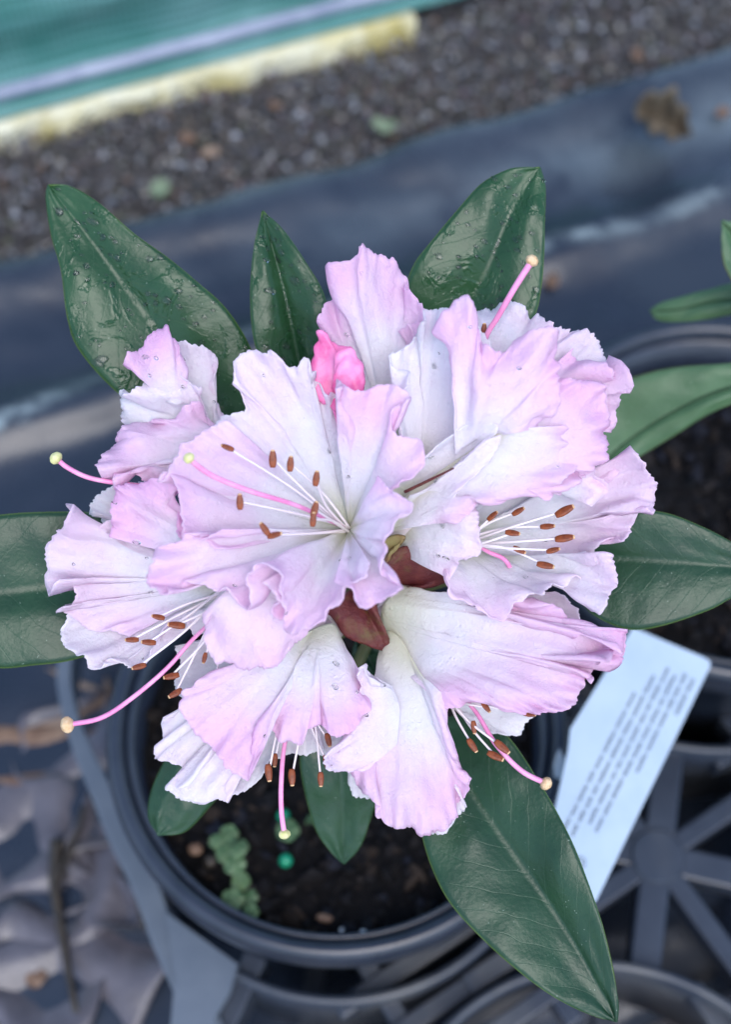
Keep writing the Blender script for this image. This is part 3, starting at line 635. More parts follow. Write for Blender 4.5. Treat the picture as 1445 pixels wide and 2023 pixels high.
# anther: two fused lobes with pale pored ends
def anther_mesh():
    V, Fc = [], []; nz, ns = 14, 14; idx = []
    for i in range(nz):
        t = i / (nz - 1); z = (t - .5) * .0040; r = .00074 * (math.sin(math.pi * (0.10 + .82 * t)) ** .5) * (1.0 - .22 * t)
        for j in range(ns):
            a = 6.283 * j / ns; k = 1 - .28 * abs(math.sin(a)) ** 6 * (1 - .2 * t) + .15 * abs(math.cos(a)); V.append((r * k * 1.15 * math.cos(a), r * k * .8 * math.sin(a), z))
    for i in range(nz - 1):
        for j in range(ns): Fc.append((i * ns + j, i * ns + (j + 1) % ns, (i + 1) * ns + (j + 1) % ns, (i + 1) * ns + j)); idx.append(1 if i >= nz - 2 else 0)
    Fc += [tuple(range(ns))[::-1], tuple((nz - 1) * ns + j for j in range(ns))]; idx += [0, 1]
    me = mesh('anther', V, Fc); me.materials.append(M['anther']); me.materials.append(M['pollen']); me.polygons.foreach_set('material_index', idx); return me
AM = anther_mesh()
def stamens(f, start, items, h0, sag=0.3, show=True):
    """items: (x, y, h, angle in degrees of the anther in the picture plane)"""
    for i, it in enumerate(items):
        x, y, h, ang = it[:4]; s = (it[4] if len(it) > 4 else 1.0) * random.uniform(.82, 1.12)
        ang += random.uniform(-9, 9)
        b = at(start[0] + random.uniform(-7, 7), start[1] + random.uniform(-7, 7), h0); e = at(x, y, h)
        m = (b + e) / 2 + VIEW(e) * .01 * sag * random.uniform(.6, 1.3) + np.array([random.uniform(-1, 1), random.uniform(-1, 1), 0]) * .0016
        link('filament_or_shade_strand', tube_mesh('filament_or_shade_strand', [b, m, e], [.0004, .00034, .00027], 8, n=22), M['filament_or_shade_strand'], f)
        o = bpy.data.objects.new('anther', AM); col.objects.link(o); o.location = e + VIEW(e) * .0004; o.scale = (s, s, s)
        dr = _r * math.cos(R(ang)) + _u * math.sin(R(ang)) + .25 * VIEW(e); o.rotation_euler = Vector(dr).to_track_quat('Z', 'Y').to_euler()
        o.parent = f; o.matrix_parent_inverse = wmat(f).inverted()
AM.polygons.foreach_set('use_smooth', [True] * len(AM.polygons))
def pistil(f, pts, m, r=.00068, rs=.00165, pk='style'):
    P = [at(*p) for p in pts]
    link('style', tube_mesh('style', P, [r * .62, r * .78, r * .88, r * .95], 12, n=36), M[pk], f)
    bm = bmesh.new(); bmesh.ops.create_icosphere(bm, subdivisions=3, radius=rs)
    for v in bm.verts:
        a = math.atan2(v.co.y, v.co.x); v.co.z *= .82; v.co *= 1 + .05 * math.cos(5 * a) + .07 * mn.noise(v.co * 1400)
    me = bpy.data.meshes.new('stigma'); bm.to_mesh(me); bm.free()
    o = link('stigma', me, M[m]); o.location = P[-1]; d = P[-1] - (P[-2] * .4 + P[-1] * .6); o.rotation_euler = Vector(d).to_track_quat('Z', 'Y').to_euler()
    o.parent = f; o.matrix_parent_inverse = wmat(f).inverted()

# ---- leaves first (they spread under the truss)
def leaf(parent, midp, left, right, m, lab=None, fold=0.25, nv=60, nu=25, wave=.0008, midr=.00011, drops=0, name='leaf', base=None):
    Mi = spline(np.array([at(*p) for p in midp]), nv)
    t = np.linspace(0, 1, nv); hm = np.interp(t, np.linspace(0, 1, len(midp)), [p[2] for p in midp])
    def side(pts):
        # give traced rim points the height of the midrib at the same fraction, then drop them by the fold
        q = np.array([(p[0], p[1]) for p in pts], float); C = spline(q, nv)
        return np.array([at(C[i][0], C[i][1], hm[i] + fold * math.sin(math.pi * min(1, i / (nv - 1)))) for i in range(nv)])
    Le, Ri = side(left), side(right); V = []; lu = []; lv = []; sd = random.random() * 50
    for i in range(nv):
        for j in range(nu):
            q = j / (nu - 1) * 2 - 1; e = Ri[i] if q > 0 else Le[i]; a = abs(q)
            p = Mi[i] * (1 - a) + e * a + VIEW(Mi[i]) * (.0016 * math.sin(math.pi * a) * math.sin(math.pi * t[i]) * (1 if m != M['leaf'] else .8))
            p = p + VIEW(Mi[i]) * wave * (mn.noise(Vector((t[i] * 5 + sd, q * 1.5, 0))) * 1.2 + .5 * mn.noise(Vector((t[i] * 13 + sd, q * 3, 4)))) * min(1, a * 3)
            V.append(p); lu.append(q); lv.append(t[i])
    Fc = [(i * nu + j, (i + 1) * nu + j, (i + 1) * nu + j + 1, i * nu + j + 1) for i in range(nv - 1) for j in range(nu - 1)]
    me = mesh(name, V, Fc); fattr(me, 'lu', lu); fattr(me, 'lv', lv)
    o = solid(link(name, me, m, parent), .0006)
    if lab: o['label'] = lab
    mp = [p + VIEW(p) * .00012 for p in Mi[:-1]]
    link('midrib', tube_mesh('midrib', mp, [midr * .6, midr, midr * 1.5], 8), M['midrib'], o)
    pr = base if base is not None else ROOT + np.array([0, .004, -.018])
    link('petiole', tube_mesh('petiole', [Mi[-3], Mi[-1], Mi[-1] + (Mi[-1] - Mi[-4]) * .8, pr], [.0012, .0018, .002, .0022], 8, n=16), M['stem'], o)
    if drops:
        G = np.array(V).reshape(nv, nu, 3); VV, FF = [], []; r = np.random.default_rng(int(sd * 100))
        for _ in range(drops):
            i = int(nv * r.beta(1.6, 1.6)); j = int(np.clip(nu * r.beta(1.4, 1.4), 1, nu - 2)); i = min(max(i, 2), nv - 3)
            c = G[i, j]; n = np.cross(G[i + 1, j] - G[i - 1, j], G[i, j + 1] - G[i, j - 1]); n /= np.linalg.norm(n); n *= 1 if n @ VIEW(c) > 0 else -1
            add_drop(VV, FF, c + n * .0003, n, r.uniform(.0004, .0012) * (1 if r.random() < .3 else .6), r)
        w = link('water_drops', mesh('water_drops', VV, FF), M['water'], o); w['kind'] = 'stuff'
    return o
def add_drop(VV, FF, c, n, s, r, hgt=.5):
    a = np.cross(n, [0.3, .5, .8]); a /= np.linalg.norm(a); b = np.cross(n, a); o = len(VV); k = 12; st = r.uniform(1, 1.7); ph = r.random(2) * 6
    rings = [(1.0, -.15), (.98, .1), (.85, .32), (.55, .48)]
    for rr, z in rings:
        for j in range(k):
            t = 6.283 * j / k; q = rr * (1 + .14 * math.sin(2 * t + ph[0]) + .08 * math.sin(3 * t + ph[1])); VV.append(c + s * (q * st * math.cos(t) * a + q * math.sin(t) * b + z * hgt * 1.2 * n))
    VV.append(c + s * .52 * hgt * 1.2 * n); tp = len(VV) - 1
    for i in range(3):
        for j in range(k): FF.append((o + i * k + j, o + i * k + (j + 1) % k, o + (i + 1) * k + (j + 1) % k, o + (i + 1) * k + j))
    for j in range(k): FF.append((o + 3 * k + j, o + 3 * k + (j + 1) % k, tp))
    FF.append(tuple(o + j for j in range(k))[::-1])

leaf(plant, [(95, 366, -2.0), (200, 500, -2.2), (305, 640, -2.6), (400, 765, -3.0), (520, 890, -3.6)], [(95, 366), (91, 393), (101, 465), (121, 538), (133, 630), (157, 693), (234, 778), (330, 850), (430, 890), (518, 893)], [(95, 366), (137, 367), (196, 402), (263, 460), (331, 509), (389, 557), (448, 611), (498, 693), (525, 790), (523, 888)], M['leaf_wet'], 'large wet leaf with a sharp tip', .35, drops=110)
leaf(plant, [(519, 417, -2.2), (536, 480, -2.3), (560, 570, -2.5), (588, 700, -3.0), (620, 840, -3.6)], [(519, 417), (503, 480), (495, 560), (497, 640), (510, 700), (550, 780), (617, 842)], [(519, 417), (560, 455), (612, 530), (640, 580), (655, 650), (655, 750), (624, 840)], M['leaf_wet'], 'narrow wet leaf with a yellowish margin', .3, drops=70)
leaf(plant, [(1067, 331, -1.8), (1010, 420, -2.0), (962, 535, -2.3), (925, 605, -2.6), (850, 760, -3.2)], [(1067, 331), (1030, 331), (1000, 337), (950, 365), (900, 420), (850, 480), (820, 520), (803, 565), (806, 610), (815, 690), (847, 758)], [(1067, 331), (1078, 370), (1077, 440), (1076, 500), (1070, 570), (1055, 630), (1000, 710), (930, 760), (853, 763)], M['leaf_wet'], 'broad wet leaf standing behind the truss', .3, drops=80)
leaf(plant, [(-230, 1185, -1.5), (-100, 1180, -1.8), (0, 1170, -2.0), (150, 1155, -2.4), (400, 1130, -3.4)], [(-230, 1185), (-160, 1090), (-80, 1035), (0, 1017), (100, 1011), (200, 1015), (320, 1050), (398, 1122)], [(-230, 1185), (-160, 1270), (-80, 1310), (0, 1320), (60, 1315), (150, 1302), (270, 1255), (398, 1138)], M['leaf'], 'broad dry leaf with a pale midrib', .25)
leaf(plant, [(1515, 1122, -2.0), (1445, 1118, -2.0), (1320, 1108, -2.2), (1200, 1102, -2.6), (1010, 1110, -3.4)], [(1515, 1122), (1490, 1160), (1445, 1182), (1400, 1206), (1310, 1236), (1240, 1243), (1170, 1212), (1120, 1160), (1015, 1114)], [(1515, 1122), (1480, 1092), (1445, 1070), (1390, 1041), (1320, 1014), (1260, 1010), (1190, 1030), (1100, 1070), (1015, 1106)], M['leaf'], 'smooth dark leaf below the frilled petals', .22)
leaf(plant, [(1219, 2018, -0.6), (1160, 1905, -.9), (1090, 1790, -1.3), (970, 1620, -1.9), (900, 1520, -2.4), (850, 1430, -3.2)], [(1219, 2018), (1170, 2006), (1080, 1960), (980, 1880), (900, 1798), (860, 1730), (835, 1655), (820, 1560), (830, 1480), (848, 1432)], [(1219, 2018), (1222, 1975), (1205, 1880), (1180, 1790), (1130, 1660), (1070, 1550), (1000, 1450), (930, 1410), (853, 1428)], M['leaf'], 'longest leaf, drooping over the pot rim', .55, wave=.0012)
leaf(plant, [(680, 1706, -5.0), (679, 1640, -4.8), (677, 1560, -4.4), (675, 1470, -4.2), (690, 1360, -4.2)], [(680, 1706), (655, 1685), (625, 1640), (604, 1570), (594, 1490), (625, 1400), (688, 1362)], [(680, 1706), (712, 1672), (735, 1610), (752, 1545), (750, 1470), (730, 1400), (692, 1362)], M['leaf'], 'narrow leaf hanging over the potting soil', .25)
leaf(plant, [(312, 1650, -3.6), (335, 1590, -3.5), (375, 1530, -3.4), (420, 1460, -3.6), (520, 1360, -4.0)], [(312, 1650), (293, 1612), (300, 1560), (325, 1505), (370, 1440), (430, 1380), (516, 1356)], [(312, 1650), (365, 1643), (415, 1592), (455, 1540), (490, 1470), (515, 1410), (523, 1363)], M['leaf'], 'small glossy leaf under the petals', -.3)
leaf(plant, [(760, 1350, -5.0), (740, 1320, -5.0), (725, 1290, -4.8), (715, 1240, -4.5)], [(760, 1350), (715, 1340), (695, 1300), (712, 1242)], [(760, 1350), (790, 1330), (775, 1280), (718, 1240)], M['leaf'], 'shaded leaf in the gap between two flower tubes', .2)
leaf(plant, [(430, 790, -3.4), (450, 830, -3.4), (500, 900, -3.6), (600, 980, -3.9)], [(420, 700), (400, 800), (450, 900), (598, 985)], [(420, 700), (480, 690), (510, 800), (602, 975)], M['leaf'], 'dark leaf shaded behind the upper petals', .2)

exec_flowers = True
# ---- flowers
# upper flower behind the truss (single upright lobe beside the pink bud)
f3 = flower((775, 900, -.8), 'flower standing at the back of the truss beside the pink bud')
petal(f3, (765, 850, -.6), [(640, 660, .2), (639, 630, .3), (648, 596, .4), (664, 570, .6), (651, 526, .9), (680, 518, .9), (690, 494, .7), (726, 499, .4), (760, 508, .3), (789, 528, .2), (801, 567, .3), (828, 591, .4), (840, 620, .5), (836, 645, .4), (812, 655, .2), (808, 690, .2), (800, 780, 0)], bulge=.5, ruf=.8, pink=.75, fr=1)
petal(f3, (780, 880, -1.0), [(700, 640, -.6), (760, 610, -.5), (850, 615, -.6), (880, 680, -.8)], bulge=.3, ruf=.6, pink=.3)

# upper-left flower
f9 = flower((470, 930, -1.2), 'flower leaning back over the large wet leaf')
petal(f9, (420, 880, -.9), [(345, 745, -.4), (346, 690, -.5), (375, 683, -.5), (399, 686, -.5), (432, 708, -.6), (424, 741, -.7), (427, 772, -.7), (445, 815, -.8), (470, 860, -.9)], bulge=.3, ruf=.7, pink=.35)
petal(f9, (430, 880, -.6), [(330, 905, -.2), (265, 880, -.2), (234, 858, -.1), (231, 830, -.1), (237, 776, -.1), (268, 772, 0), (292, 752, .1), (330, 740, .3), (370, 745, .3), (400, 790, .1)], bulge=.25, ruf=.9, pink=.25, fr=1.4)
petal(f9, [(300, 775, .1), (345, 800, .2), (372, 790, .1)], [(293, 728, .5), (261, 722, .8), (256, 707, .9), (280, 680, .7), (305, 655, .6), (338, 643, .5), (341, 678, .3), (352, 695, .2), (365, 735, .1)], v0=.38, bulge=.35, ruf=.45, pink=.95, nv=30)
petal(f9, (470, 900, -.3), [(440, 985, .0), (360, 965, .2), (302, 951, .3), (278, 939, .4), (250, 934, .4), (225, 920, .5), (201, 930, .6), (205, 903, .5), (219, 870, .4), (236, 848, .3), (275, 838, .35), (330, 825, .4), (385, 815, .2), (430, 835, .0)], bulge=.35, ruf=1.0, pink=.7, fr=1.2)
pistil(f9, [(470, 960, -.4), (330, 962, .3), (255, 957, .5), (180, 945, .6), (135, 925, .7), (110, 905, .8)], 'stigma_lime')

# left flower, facing sideways, open mouth with stamens
f8 = flower((500, 1150, -.8), 'flower facing sideways with its mouth open over the broad dry leaf')
petal(f8, (450, 1140, -.8), [(300, 950, -.9), (240, 955, -.8), (205, 971, -.7), (177, 990, -.6), (183, 1003, -.6), (197, 1010, -.6), (201, 1050, -.6), (215, 1090, -.6)], bulge=-.2, ruf=.6, pink=.05)
petal(f8, (460, 1150, -.5), [(360, 1000, .2), (300, 985, .3), (225, 1052, .4), (205, 1054, .5), (166, 1038, .6), (140, 1028, .7), (121, 1011, .9), (122, 1026, .8), (107, 1043, .6), (94, 1092, .5), (99, 1132, .5), (106, 1146, .5), (122, 1135, .45), (147, 1154, .4), (149, 1174, .35), (140, 1194, .35), (118, 1195, .45), (106, 1213, .5), (138, 1212, .3), (190, 1240, .1), (260, 1255, 0)], bulge=-.5, ruf=.75, pink=.45)
petal(f8, (460, 1160, -.7), [(165, 1190, -.1), (138, 1212, 0), (125, 1242, .1), (128, 1266, .15), (147, 1290, .2), (176, 1317, .3), (205, 1327, .35), (225, 1316, .3), (254, 1312, .3), (288, 1304, .2), (322, 1277, .0), (337, 1262, -.1), (380, 1240, -.3), (430, 1230, -.4)], bulge=-.6, ruf=.9, pink=.15, fr=1.2)
petal(f8, (480, 1130, .6), [(215, 1062, 1.0), (222, 1010, 1.1), (217, 985, 1.2), (220, 962, 1.3), (258, 955, 1.3), (302, 949, 1.3), (332, 970, 1.3), (352, 1008, 1.4), (352, 1055, 1.5), (400, 1070, 1.4)], bulge=.5, ruf=.6, pink=.95)
stamens(f8, (450, 1165), [(312, 1219, .6, 175), (348, 1235, .7, 172), (260, 1264, .6, 188), (293, 1269, .7, 175), (274, 1317, .9, 193), (338, 1336, .9, 190), (346, 1370, 1.0, 205), (404, 1300, .5, 250, .7), (425, 1341, .3, 205, .85)], -.4, .25)
pistil(f8, [(470, 1180, 0), (384, 1260, .9), (330, 1320, 1.1), (262, 1378, 1.2), (200, 1418, 1.2), (133, 1432, 1.2)], 'stigma_cream', rs=.0020, r=.00066)
petal(f8, [(470, 1150, 1.9), (530, 1120, 2.1), (590, 1180, 2.0)], [(392, 1215, 1.9), (388, 1240, 2.0), (409, 1290, 2.0), (438, 1317, 1.9), (486, 1322, 1.9), (535, 1318, 1.9), (560, 1306, 1.9), (600, 1271, 1.9), (625, 1235, 1.9)], v0=.38, bulge=.5, ruf=.55, pink=.6, nv=36)

# flower hanging towards the soil
f7 = flower((640, 1240, -1.6), 'flower hanging down over the potting soil')
petal(f7, (600, 1250, -1.4), [(420, 1250, -1.3), (345, 1275, -1.2), (353, 1308, -1.2), (342, 1352, -1.1), (362, 1380, -1.0), (366, 1405, -1.0), (420, 1440, -.9), (480, 1450, -.9)], bulge=-.4, ruf=.6, pink=.05)
petal(f7, (610, 1270, -1.4), [(640, 1440, -1.1), (640, 1480, -1.0), (600, 1490, -1.0), (560, 1495, -1.0), (546, 1507, -.9), (524, 1535, -.8), (489, 1562, -.7), (456, 1577, -.6), (430, 1560, -.7), (440, 1480, -.9)], bulge=-.4, ruf=.6, pink=.0)
petal(f7, (660, 1300, -1.5), [(720, 1400, -1.2), (705, 1460, -1.1), (690, 1500, -1.1), (650, 1500, -1.1), (615, 1470, -1.1), (600, 1420, -1.1)], bulge=-.4, ruf=.5, pink=.0)
petal(f7, (610, 1260, -.4), [(440, 1370, .3), (365, 1402, .5), (321, 1416, .8), (322, 1454, .8), (311, 1487, 1.0), (316, 1505, .9), (357, 1520, .7), (327, 1550, .9), (334, 1563, .9), (381, 1581, .8), (414, 1588, .7), (438, 1586, .6), (458, 1575, .6), (470, 1540, .4), (480, 1490, .2)], bulge=.4, ruf=.8, pink=.2)
petal(f7, (630, 1240, -.3), [(420, 1330, .9), (390, 1370, 1.0), (362, 1407, 1.1), (395, 1450, 1.2), (440, 1500, 1.3), (489, 1543, 1.4), (494, 1500, 1.3), (497, 1462, 1.2), (515, 1448, 1.1), (532, 1438, 1.0), (551, 1462, 1.1), (575, 1466, 1.1), (600, 1474, 1.1), (618, 1440, 1.0), (632, 1425, .8)], bulge=.8, ruf=.75, pink=.8)
petal(f7, [(600, 1250, -.2), (655, 1232, -.3), (672, 1258, -.6)], [(560, 1420, .9), (600, 1420, .9), (626, 1428, .9), (645, 1443, 1.0), (670, 1458, 1.0), (700, 1440, .9), (718, 1400, .6), (720, 1340, .1)], bulge=.5, ruf=.6, pink=.85)
stamens(f7, (600, 1330), [(531, 1527, -.2, 270), (543, 1502, -.6, 275), (577, 1536, -.2, 280), (649, 1462, -.4, 285), (645, 1505, -.5, 285), (634, 1540, -.3, 270)], -1.0, .1)
pistil(f7, [(585, 1380, -.6), (563, 1468, -.1), (556, 1540, .2), (556, 1600, .3), (562, 1648, .3)], 'stigma_lime', r=.00072, rs=.0015)

# lower flower seen from outside, long tube
f5 = flower((775, 1220, -2.0), 'flower with a long pale tube pointing at the white label')
petal(f5, (840, 1330, -1.6), [(900, 1395, -1.6), (945, 1440, -1.5), (975, 1452, -1.4), (996, 1453, -1.3), (1029, 1446, -1.3), (1053, 1420, -1.3), (1060, 1390, -1.4)], bulge=-.2, ruf=.6, pink=.0)
petal(f5, (880, 1200, -1.8), [(1060, 1170, -1.0), (1110, 1172, -.8), (1130, 1195, -.8), (1150, 1230, -.8), (1150, 1290, -1.0)], bulge=-.2, ruf=.5, pink=.3)
petal(f5, (760, 1260, -1.8), [(745, 1570, -1.3), (720, 1575, -1.2), (695, 1570, -1.1), (698, 1535, -1.2), (712, 1500, -1.3)], bulge=-.1, ruf=.4, pink=.0)
petal(f5, [(752, 1290, -1.9), (752, 1240, -1.4), (758, 1195, -1.0), (785, 1160, -1.2), (800, 1156, -1.4)], [(880, 1395, .2), (960, 1392, .5), (1043, 1404, .8), (1088, 1406, .9), (1112, 1402, .9), (1138, 1383, .9), (1154, 1360, .9), (1160, 1338, .9), (1176, 1345, 1.0), (1183, 1322, .9), (1206, 1337, 1.0), (1236, 1305, 1.0), (1240, 1275, 1.0), (1244, 1247, 1.1), (1190, 1244, .8), (1163, 1224, .7), (1130, 1226, .6), (1090, 1212, .5), (1040, 1195, .4), (979, 1215, 0)], bulge=1.0, ruf=1.15, pink=.85, nu=230)
petal(f5, [(753, 1300, -1.7), (760, 1250, -1.2), (790, 1260, -.8), (830, 1330, -.2)], [(778, 1400, -.5), (745, 1480, -.1), (700, 1536, .2), (735, 1580, .3), (742, 1608, .3), (780, 1628, .3), (813, 1643, .3), (832, 1656, .3), (862, 1648, .2), (884, 1638, .1), (912, 1606, .0), (919, 1580, .0), (903, 1530, .2), (907, 1508, .3), (893, 1445, .4), (898, 1390, .3)], bulge=.6, ruf=.95, pink=.75, nu=210)
petal(f5, (880, 1520, -.4), [(870, 1480, -.3), (905, 1530, -.4), (919, 1580, -.4), (912, 1606, -.4), (884, 1640, -.4), (845, 1640, -.4), (840, 1600, -.3)], v0=.38, bulge=-.1, ruf=.5, pink=.05, nv=24)
petal(f5, [(775, 1355, .0), (790, 1400, .1), (785, 1470, .1)], [(738, 1336, .5), (728, 1345, .5), (716, 1320, .7), (708, 1340, .6), (705, 1390, .6), (676, 1459, .8), (647, 1496, 1.0), (655, 1522, 1.0), (698, 1535, .8), (730, 1520, .6)], v0=.38, bulge=.3, ruf=.8, pink=.25, fr=1.5)
stamens(f5, (890, 1375), [(961, 1397, -.1, 300), (1047, 1411, -.6, 350), (937, 1437, -.1, 285), (934, 1473, .0, 310), (980, 1494, .2, 335), (993, 1476, .3, 325, 1.1)], -1.0, .2)
pistil(f5, [(900, 1360, -.8), (942, 1408, -.3), (980, 1470, .1), (1030, 1522, .2), (1080, 1548, .3)], 'stigma_cream', r=.00075, rs=.0017)

# right flower, facing sideways with many stamens
f4 = flower((850, 1085, -1.0), 'flower facing sideways with nine brown anthers in its mouth')
petal(f4, (900, 1060, -1.2), [(980, 950, -1.0), (1080, 900, -.9), (1160, 930, -.6), (1198, 935, -.4), (1228, 925, -.2), (1244, 905, 0), (1253, 889, .2), (1273, 905, .2), (1284, 926, .1), (1303, 960, 0), (1298, 990, .1), (1289, 1010, .2), (1263, 1006, 0), (1249, 1044, -.2), (1238, 1074, -.2), (1193, 1079, -.4), (1163, 1113, -.5), (1128, 1123, -.6), (1060, 1130, -.8)], bulge=-.5, ruf=.85, pink=.55, nu=210)
petal(f4, (900, 1080, -1.0), [(1150, 1060, -.9), (1100, 1110, -.9), (1040, 1130, -.8), (980, 1140, -.8)], bulge=-.4, ruf=.5, pink=.0)
petal(f4, [(1090, 955, .2), (1110, 975, .2), (1130, 985, .1)], [(1135, 935, .4), (1165, 925, .6), (1185, 945, .6), (1205, 965, .6), (1195, 985, .6), (1170, 1000, .6)], v0=.38, bulge=.2, ruf=.6, pink=.45, nv=24, nu=60)
petal(f4, [(850, 1070, -.6), (900, 1085, -.6), (950, 1090, -.8), (1020, 1105, -.8)], [(892, 1130, .8), (897, 1172, 1.0), (922, 1182, 1.0), (944, 1186, 1.0), (979, 1215, 1.0), (999, 1224, 1.0), (1018, 1200, .9), (1045, 1192, .8), (1063, 1199, .8), (1083, 1184, .7), (1108, 1172, .6), (1123, 1157, .5), (1152, 1163, .5), (1166, 1180, .6), (1182, 1197, .8), (1199, 1199, .9), (1210, 1178, .8), (1218, 1130, .7), (1208, 1099, .6), (1188, 1089, .5), (1158, 1099, .4), (1128, 1124, .1)], bulge=.2, ruf=.8, pink=.4, nu=230)
petal(f4, [(785, 1088, -1.0), (790, 1060, -.4), (800, 1020, .1), (830, 990, .2)], [(890, 1150, .9), (905, 1110, 1.3), (930, 1100, 1.4), (948, 1082, 1.4), (942, 1045, 1.5), (938, 1005, 1.5), (950, 975, 1.4), (960, 950, 1.2)], bulge=.7, ruf=.6, pink=.3)
stamens(f4, (915, 1070), [(974, 1019, .3, 40), (1025, 1010, .6, 25), (1117, 1009, .8, 22, 1.15), (1083, 1040, .7, 12), (1014, 1053, .4, 345), (1027, 1087, .5, 340), (1117, 1063, .8, 15, 1.15), (1094, 1087, .7, 8), (1079, 1117, .6, 345)], -.6, .3)
pistil(f4, [(940, 1075, -.3), (965, 1090, .0), (1000, 1108, .0), (1020, 1150, -.4)], 'stigma_cream')

# big upper flower tilted over the back
f2 = flower((800, 1010, .0), 'large flower with a folded white throat leaning over the broad wet leaf')
petal(f2, (960, 820, .0), [(900, 640, .2), (939, 606, .1), (983, 596, .0), (1017, 600, 0), (1046, 625, 0), (1068, 630, .1), (1089, 651, .1), (1109, 654, .1), (1147, 659, .1), (1172, 668, .1), (1201, 697, .2), (1207, 722, .2), (1200, 742, .1), (1160, 800, 0)], bulge=.4, ruf=1.0, pink=.25, fr=1.6)
pistil(f2, [(930, 760, -.2), (960, 668, .7), (985, 625, 1.0), (1018, 568, 1.3), (1052, 515, 1.5)], 'stigma_cream', rs=.0016, r=.00085)
stamens(f2, (935, 740), [(957, 652, .5, 80)], -.1, .1)
petal(f2, (950, 850, .2), [(1130, 690, .7), (1180, 720, .7), (1206, 752, .6), (1220, 735, .7), (1228, 752, .7), (1223, 772, .6), (1231, 814, .6), (1225, 849, .7), (1207, 856, .6), (1207, 880, .6), (1182, 918, .7), (1150, 950, .9), (1100, 975, 1.0), (1060, 950, 1.0)], bulge=.5, ruf=1.0, pink=.7, fr=1.4)
petal(f2, (830, 960, .3), [(800, 880, 1.6), (782, 828, 1.7), (776, 755, 1.6), (769, 708, 1.5), (795, 690, 1.4), (812, 674, 1.3), (838, 650, 1.2), (838, 617, 1.2), (862, 607, 1.2), (891, 609, 1.4), (960, 660, 1.8), (1010, 760, 2.0), (1000, 830, 1.9)], bulge=.5, ruf=.7, pink=.12)
petal(f2, [(900, 900, 1.6), (940, 870, 1.8), (985, 860, 1.8)], [(895, 700, 2.3), (888, 625, 2.3), (914, 596, 2.3), (938, 612, 2.4), (949, 660, 2.6), (962, 688, 2.7), (988, 690, 2.7), (1020, 663, 2.6), (1055, 657, 2.5), (1098, 672, 2.4), (1106, 712, 2.3), (1088, 750, 2.3), (1092, 808, 2.2), (1060, 850, 2.0)], v0=.38, bulge=.9, ruf=.75, pink=.75, vpow=.9)
petal(f2, [(980, 850, 1.6), (1000, 900, 1.6), (1000, 940, 1.5)], [(1060, 775, 2.0), (1090, 745, 1.9), (1130, 748, 1.7), (1172, 752, 1.5), (1195, 790, 1.3), (1200, 840, 1.2), (1185, 900, 1.2), (1150, 935, 1.3), (1110, 968, 1.5), (1070, 985, 1.7)], v0=.38, bulge=.5, ruf=.85, pink=.75)
petal(f2, [(775, 1050, .2), (800, 985, .9), (850, 945, 1.2), (930, 890, 1.6), (985, 850, 2.0)], [(880, 1030, 1.5), (915, 1008, 1.7), (939, 1000, 1.8), (965, 985, 1.8), (1000, 992, 1.8), (1050, 986, 1.8), (1085, 970, 1.8), (1130, 940, 1.7), (1150, 900, 1.7), (1120, 840, 1.9)], bulge=.6, ruf=.6, pink=.65)
petal(f2, [(776, 968, .6), (782, 975, .5), (800, 985, .3)], [(800, 930, 1.5), (850, 885, 1.8), (900, 850, 2.0), (960, 830, 2.2), (985, 850, 2.1), (960, 885, 1.9), (905, 925, 1.5), (850, 960, 1.0)], bulge=-.1, ruf=.25, pink=.05)
petal(f2, [(775, 1045, .4), (785, 1010, .8), (805, 985, 1.0)], [(880, 1000, 1.7), (930, 950, 1.9), (975, 900, 2.1), (990, 862, 2.2), (965, 872, 2.1), (920, 915, 1.8), (860, 955, 1.4), (815, 975, 1.1)], bulge=.3, ruf=.25, pink=.1)
link('filament_or_shade_strand', tube_mesh('filament_or_shade_strand', [at(800, 972, 1.3), at(850, 948, 1.6), at(897, 925, 1.9)], [.0004, .00035, .0002], 8, n=12), M['bract'], f2)  # dark strand laid along the throat slot to draw its shade, no stamen

# pink unopened bud
bd_ = empty('flower_bud', at(690, 800, 0), plant); bd_['label'] = 'deep pink unopened flower bud'
link('bud_stalk', tube_mesh('bud_stalk', [at(675, 866, .2), at(705, 950, -.8), ROOT], [.001, .0012, .0014], 8, n=16), M['stem'], bd_)
petal(bd_, [(676, 868, .6), (692, 820, .9), (720, 765, .9)], [(655, 790, 1.1), (622, 752, 1.0), (626, 702, 1.1), (627, 655, 1.2), (645, 655, 1.3), (663, 668, 1.3), (692, 680, 1.2), (705, 697, 1.1)], bulge=.55, ruf=.7, fr=.3, mat=M['bud'], name='bud_petal', nu=60, nv=30)
petal(bd_, [(655, 770, 1.2), (672, 790, 1.3), (690, 800, 1.3)], [(662, 730, 1.5), (678, 706, 1.6), (697, 692, 1.6), (712, 715, 1.5), (722, 742, 1.4), (727, 770, 1.3), (710, 785, 1.3)], bulge=.5, ruf=.6, fr=.3, mat=M['bud'], name='bud_petal', nu=50, nv=24)

